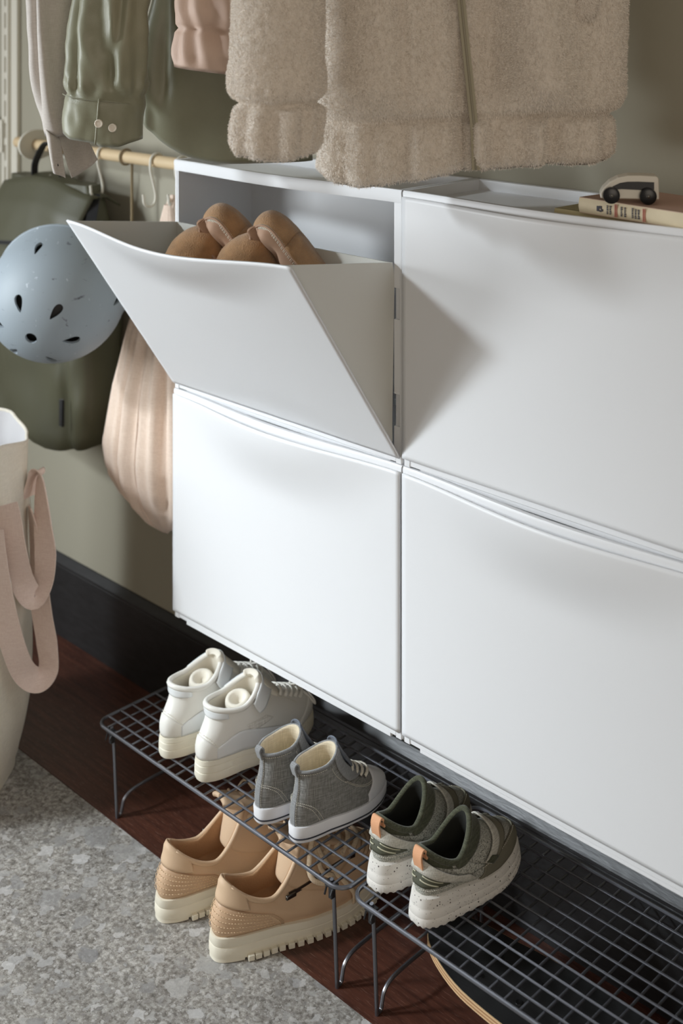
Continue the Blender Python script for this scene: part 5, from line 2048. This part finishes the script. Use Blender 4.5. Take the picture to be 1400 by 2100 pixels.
def slipper(label, u0, v0, d, flip):
    """soft slipper standing on its heel: rounded toe on top, opening turned to the viewer's left, folded counter in front"""
    x0, z0 = KX(u0, d), KZ(v0, d)
    p = Vector((CAMX, CAMY, 0)) + FV * d + RV * x0
    t = thing('slipper', label, 'slipper', (p.x, p.y, z0), YAW, 'brown suede slippers')
    k = d / 2543.0

    def Q(u, v_, y):
        return Vector(((u) * k, y, -(v_) * k))
    # arch: rim path (towards the viewer) and outer path (behind), as the toe shell and far side of the slipper
    rim = smooth_path([Q(-28, 62, -0.012), Q(-26, 38, -0.020), Q(-12, 24, -0.028), Q(6, 24, -0.036), Q(24, 38, -0.042), Q(48, 70, -0.046), Q(78, 108, -0.048), Q(108, 142, -0.048), Q(128, 166, -0.046)], 6)
    mid = smooth_path([Q(-27, 60, 0.004), Q(-22, 24, 0.000), Q(-4, 3, -0.006), Q(16, -1, -0.012), Q(42, 14, -0.016), Q(72, 48, -0.018), Q(100, 84, -0.020), Q(128, 118, -0.022), Q(150, 146, -0.022)], 6)
    out = smooth_path([Q(-24, 62, 0.014), Q(-16, 34, 0.020), Q(0, 16, 0.024), Q(22, 12, 0.024), Q(50, 26, 0.022), Q(82, 58, 0.020), Q(110, 94, 0.016), Q(138, 128, 0.012), Q(154, 158, 0.010)], 6)
    low = smooth_path([Q(-10, 90, 0.012), Q(0, 80, 0.020), Q(20, 76, 0.024), Q(40, 80, 0.024), Q(66, 92, 0.022), Q(92, 112, 0.020), Q(116, 136, 0.016), Q(136, 160, 0.012), Q(146, 184, 0.010)], 6)
    R4 = [rim, mid, out, low]
    n = len(rim)

    def shell(u, w):
        i = min(int(round(u * (n - 1))), n - 1)
        q = smooth_path([r[i] for r in R4], 6)
        p_ = q[min(int(round(w * (len(q) - 1))), len(q) - 1)]
        return p_ + Vector((0.0015 * nz(p_.x * 60, p_.z * 60, 3), 0.0012 * nz(p_.x * 50, p_.z * 50, 9), 0))
    MB().add(*grid(n, 19, shell)).build('suede_shell', suede, t, angle=0, solid=0.003)
    # lining: from the rim down into the shoe
    l1 = [p_ + Vector((-0.004 if i < n * .3 else -0.010, 0.003, -0.016 if i > n * .25 else -.004)) for i, p_ in enumerate(rim)]
    l2 = [p_.lerp(Q(40, 150, 0.0), 0.55) + Vector((0, 0.012, 0)) for p_ in rim]
    l3 = [p_.lerp(Q(40, 160, 0.01), 0.9) for p_ in rim]

    def lin(u, w):
        i = min(int(round(u * (n - 1))), n - 1)
        q = smooth_path([rim[i] + Vector((0, 0.001, 0)), l1[i], l2[i], l3[i]], 6)
        p_ = q[min(int(round(w * (len(q) - 1))), len(q) - 1)]
        a = w * (1 - w) * 4
        return p_ + Vector((0.004 * a * math.sin(u * 26), 0.003 * a * math.sin(u * 22 + 1), 0))
    MB().add(*grid(n, 19, lin)).build('lining', suede_in, t, angle=0, solid=0.0016)
    # rim welt with cross stitches
    MB().add(*tube(rim, 0.0018, 7)).build('rim_welt', suede_in, t, angle=0)
    b = MB()
    for i in range(2, n - 1):
        for q_ in (0, .5):
            c = rim[i].lerp(rim[min(i + 1, n - 1)], q_)
            e = c.lerp(mid[i], 0.10)
            g = c.lerp(l1[i], 0.30)
            b.add(*tube([g + Vector((0, -.0015, 0)), e + Vector((0, -.0012, 0.0004))], 0.0005, 4))
    o = b.build('zigzag_stitching', SH['stitch'], t, angle=0)
    o['kind'] = 'stuff'
    # folded counter: dome of suede in front
    cx, cz = -52, 112

    def dome(u, w):
        a = 2 * PI * u
        r = math.sin(w * PI / 2)
        x = (cx + 62 * r * math.cos(a) + 8 * w) * k
        y = 0.006 + 0.036 * r * math.sin(a)
        z = -(cz - 62 * math.cos(w * PI / 2) ** 0.75 * (1) + (-0.42 * 62 * r * math.cos(a))) * k
        return Vector((x, y, z)) + Vector((0.002 * nz(x * 40, y * 40, z * 40), 0, 0.002 * nz(x * 30, y * 30, 3)))
    v, f = grid(44, 16, dome, cu=True)
    ringl = [i * 16 + 15 for i in range(44)]
    kk = len(v)
    v = list(v) + [tuple(Vector(v[i]) + Vector((0.022, 0.026, -0.045))) for i in ringl]
    for i in range(44):
        l = (i + 1) % 44
        f.append((ringl[i], ringl[l], kk + l, kk + i))
    MB().add(v, f).build('suede_counter', suede, t, angle=0)
    # scrunched elastic lining between dome and shell
    def gat(u, w):
        p_ = Q(lerp(-44, 2, u) + 6 * w, lerp(62, 118, u) - 26 * math.sin(PI * w) * (1 - .4 * u), lerp(0.004, -0.014, u) - 0.020 * math.sin(PI * w))
        return p_ + Vector((0.006 * w, 0.010 - 0.0010 * math.sin(u * 16 + 2 * w), -0.010 + 0.0012 * math.sin(u * 24)))
    MB().add(*grid(40, 12, gat)).build('gathered_elastic', suede_in, t, angle=0, solid=.0015)
    # heel patch with a small stud
    hp = [rim[-20:-6:2], mid[-20:-6:2], out[-20:-6:2]]

    def pat(u, w):
        i = min(int(round(u * 6)), 6)
        q = smooth_path([h[i] for h in hp], 5)
        return q[min(int(round(w * (len(q) - 1))), len(q) - 1)] + Vector((0.0008, -0.0022, 0.0012))
    pt = MB().add(*grid(7, 11, pat)).build('heel_patch', suede, t, angle=0, solid=.0014)
    c = mid[-9] + Vector((-.002, -0.012, -0.004))
    MB().add(*xf(lathe([(0.0004, 0.0018), (0.0026, 0.0014), (0.0036, 0)], 14), c, (PI / 2, 0, 0))).build('stud', suede_in, pt, angle=0)
    return t


slipper('brown suede slipper in the tilted drawer, the one nearer the helmet', 440, 418, 1.925, 1)
slipper('brown suede slipper in the tilted drawer, the one nearer the closed cabinets', 543, 433, 1.870, 1)

# ------------------------------------------------------------------ skateboard under the rack
t = thing('skateboard', 'black grip-taped skateboard with plywood edge under the wire rack', 'skateboard', (0.905, -0.206, 0.001), 0.0)
SLN, SWD = 0.60, 0.136


def deck_outline(n, grow=0.0):
    out = []
    for i in range(n):
        a = 2 * PI * i / n
        c, s = math.cos(a), math.sin(a)
        x = (SLN / 2 + grow) * math.copysign(abs(c) ** 0.62, c)
        y = (SWD / 2 + grow) * math.copysign(abs(s) ** 0.80, s)
        out.append((x, y))
    return out


def deck_z(x, y):
    return 0.012 * sst(0.20, 0.30, abs(x)) + 0.003 * (abs(y) / 0.068) ** 2


def deck_layer(z0, z1, grow, name, mat, bev=0.0):
    n = 96
    v, f = [], []
    rings = 7
    for top in (0, 1):
        for j in range(rings):
            s = (j + 1) / rings
            for p in deck_outline(n, grow):
                x, y = p[0] * s, p[1] * s
                v.append((x, y, (z1 if top else z0) + deck_z(x, y)))
    m = rings * n
    for top in (0, 1):
        for j in range(rings - 1):
            for i in range(n):
                l = (i + 1) % n
                f.append((top * m + j * n + i, top * m + j * n + l, top * m + (j + 1) * n + l, top * m + (j + 1) * n + i))
        f.append(tuple(top * m + i for i in range(n)))
    for i in range(n):
        l = (i + 1) % n
        f.append(((rings - 1) * n + i, (rings - 1) * n + l, m + (rings - 1) * n + l, m + (rings - 1) * n + i))
    return MB().add(v, f).build(name, mat, t, angle=40)


ply_a = M('maple_ply', srgb(214, 182, 140), 0.55, var=.08, vscale=40)
ply_b = M('brown_ply', srgb(168, 122, 82), 0.55, var=.08, vscale=40)
SH['metal_dark'] = M('dark_bolt', srgb(40, 40, 42), 0.4, metal=.6)
grip = M('grip_tape', srgb(30, 30, 31), 0.85, var=.5, vscale=22, bump=.6, bscale=1800, spec=.35)
for k in range(5):
    deck_layer(0.086 + 0.0022 * k, 0.086 + 0.0022 * (k + 1) - 0.00005, 0.0, 'ply', ply_a if k % 2 == 0 else ply_b)
deck_layer(0.0971, 0.0978, -0.0012, 'grip_tape', grip)
for sx in (-0.175, 0.175):
    for bx in (-0.031, 0.031):
        for by in (-0.0215, 0.0215):
            MB().add(*xf(lathe([(0.0005, 0.0004), (0.0025, 0.0010), (0.0045, 0.0012), (0.0052, 0)], 14), (sx + bx, by, 0.0978 + deck_z(sx, 0)))).build('bolt', SH['metal_dark'], t, angle=40)
    tr = MB()
    tr.add(*box(sx - 0.030, sx + 0.030, -0.026, 0.026, 0.076, 0.0862, 0.003, 2))
    tr.add(*tube([(sx, -0.040, 0.030), (sx, 0.040, 0.030)], 0.010, 12))
    tr.add(*tube([(sx, 0, 0.030), (sx, 0, 0.078)], 0.016, 12))
    tr.build('truck', SH['metal'], t, angle=40)
    for by in (-0.052, 0.052):
        MB().add(*xf(lathe([(0.004, 0.016), (0.020, 0.016), (0.0255, 0.011), (0.0262, 0), (0.0255, -0.011), (0.020, -0.016), (0.004, -0.016)], 28, 'y'), (sx, by, 0.0262))).build('wheel', M('wheel_urethane', srgb(210, 205, 190), 0.5), t, angle=40)
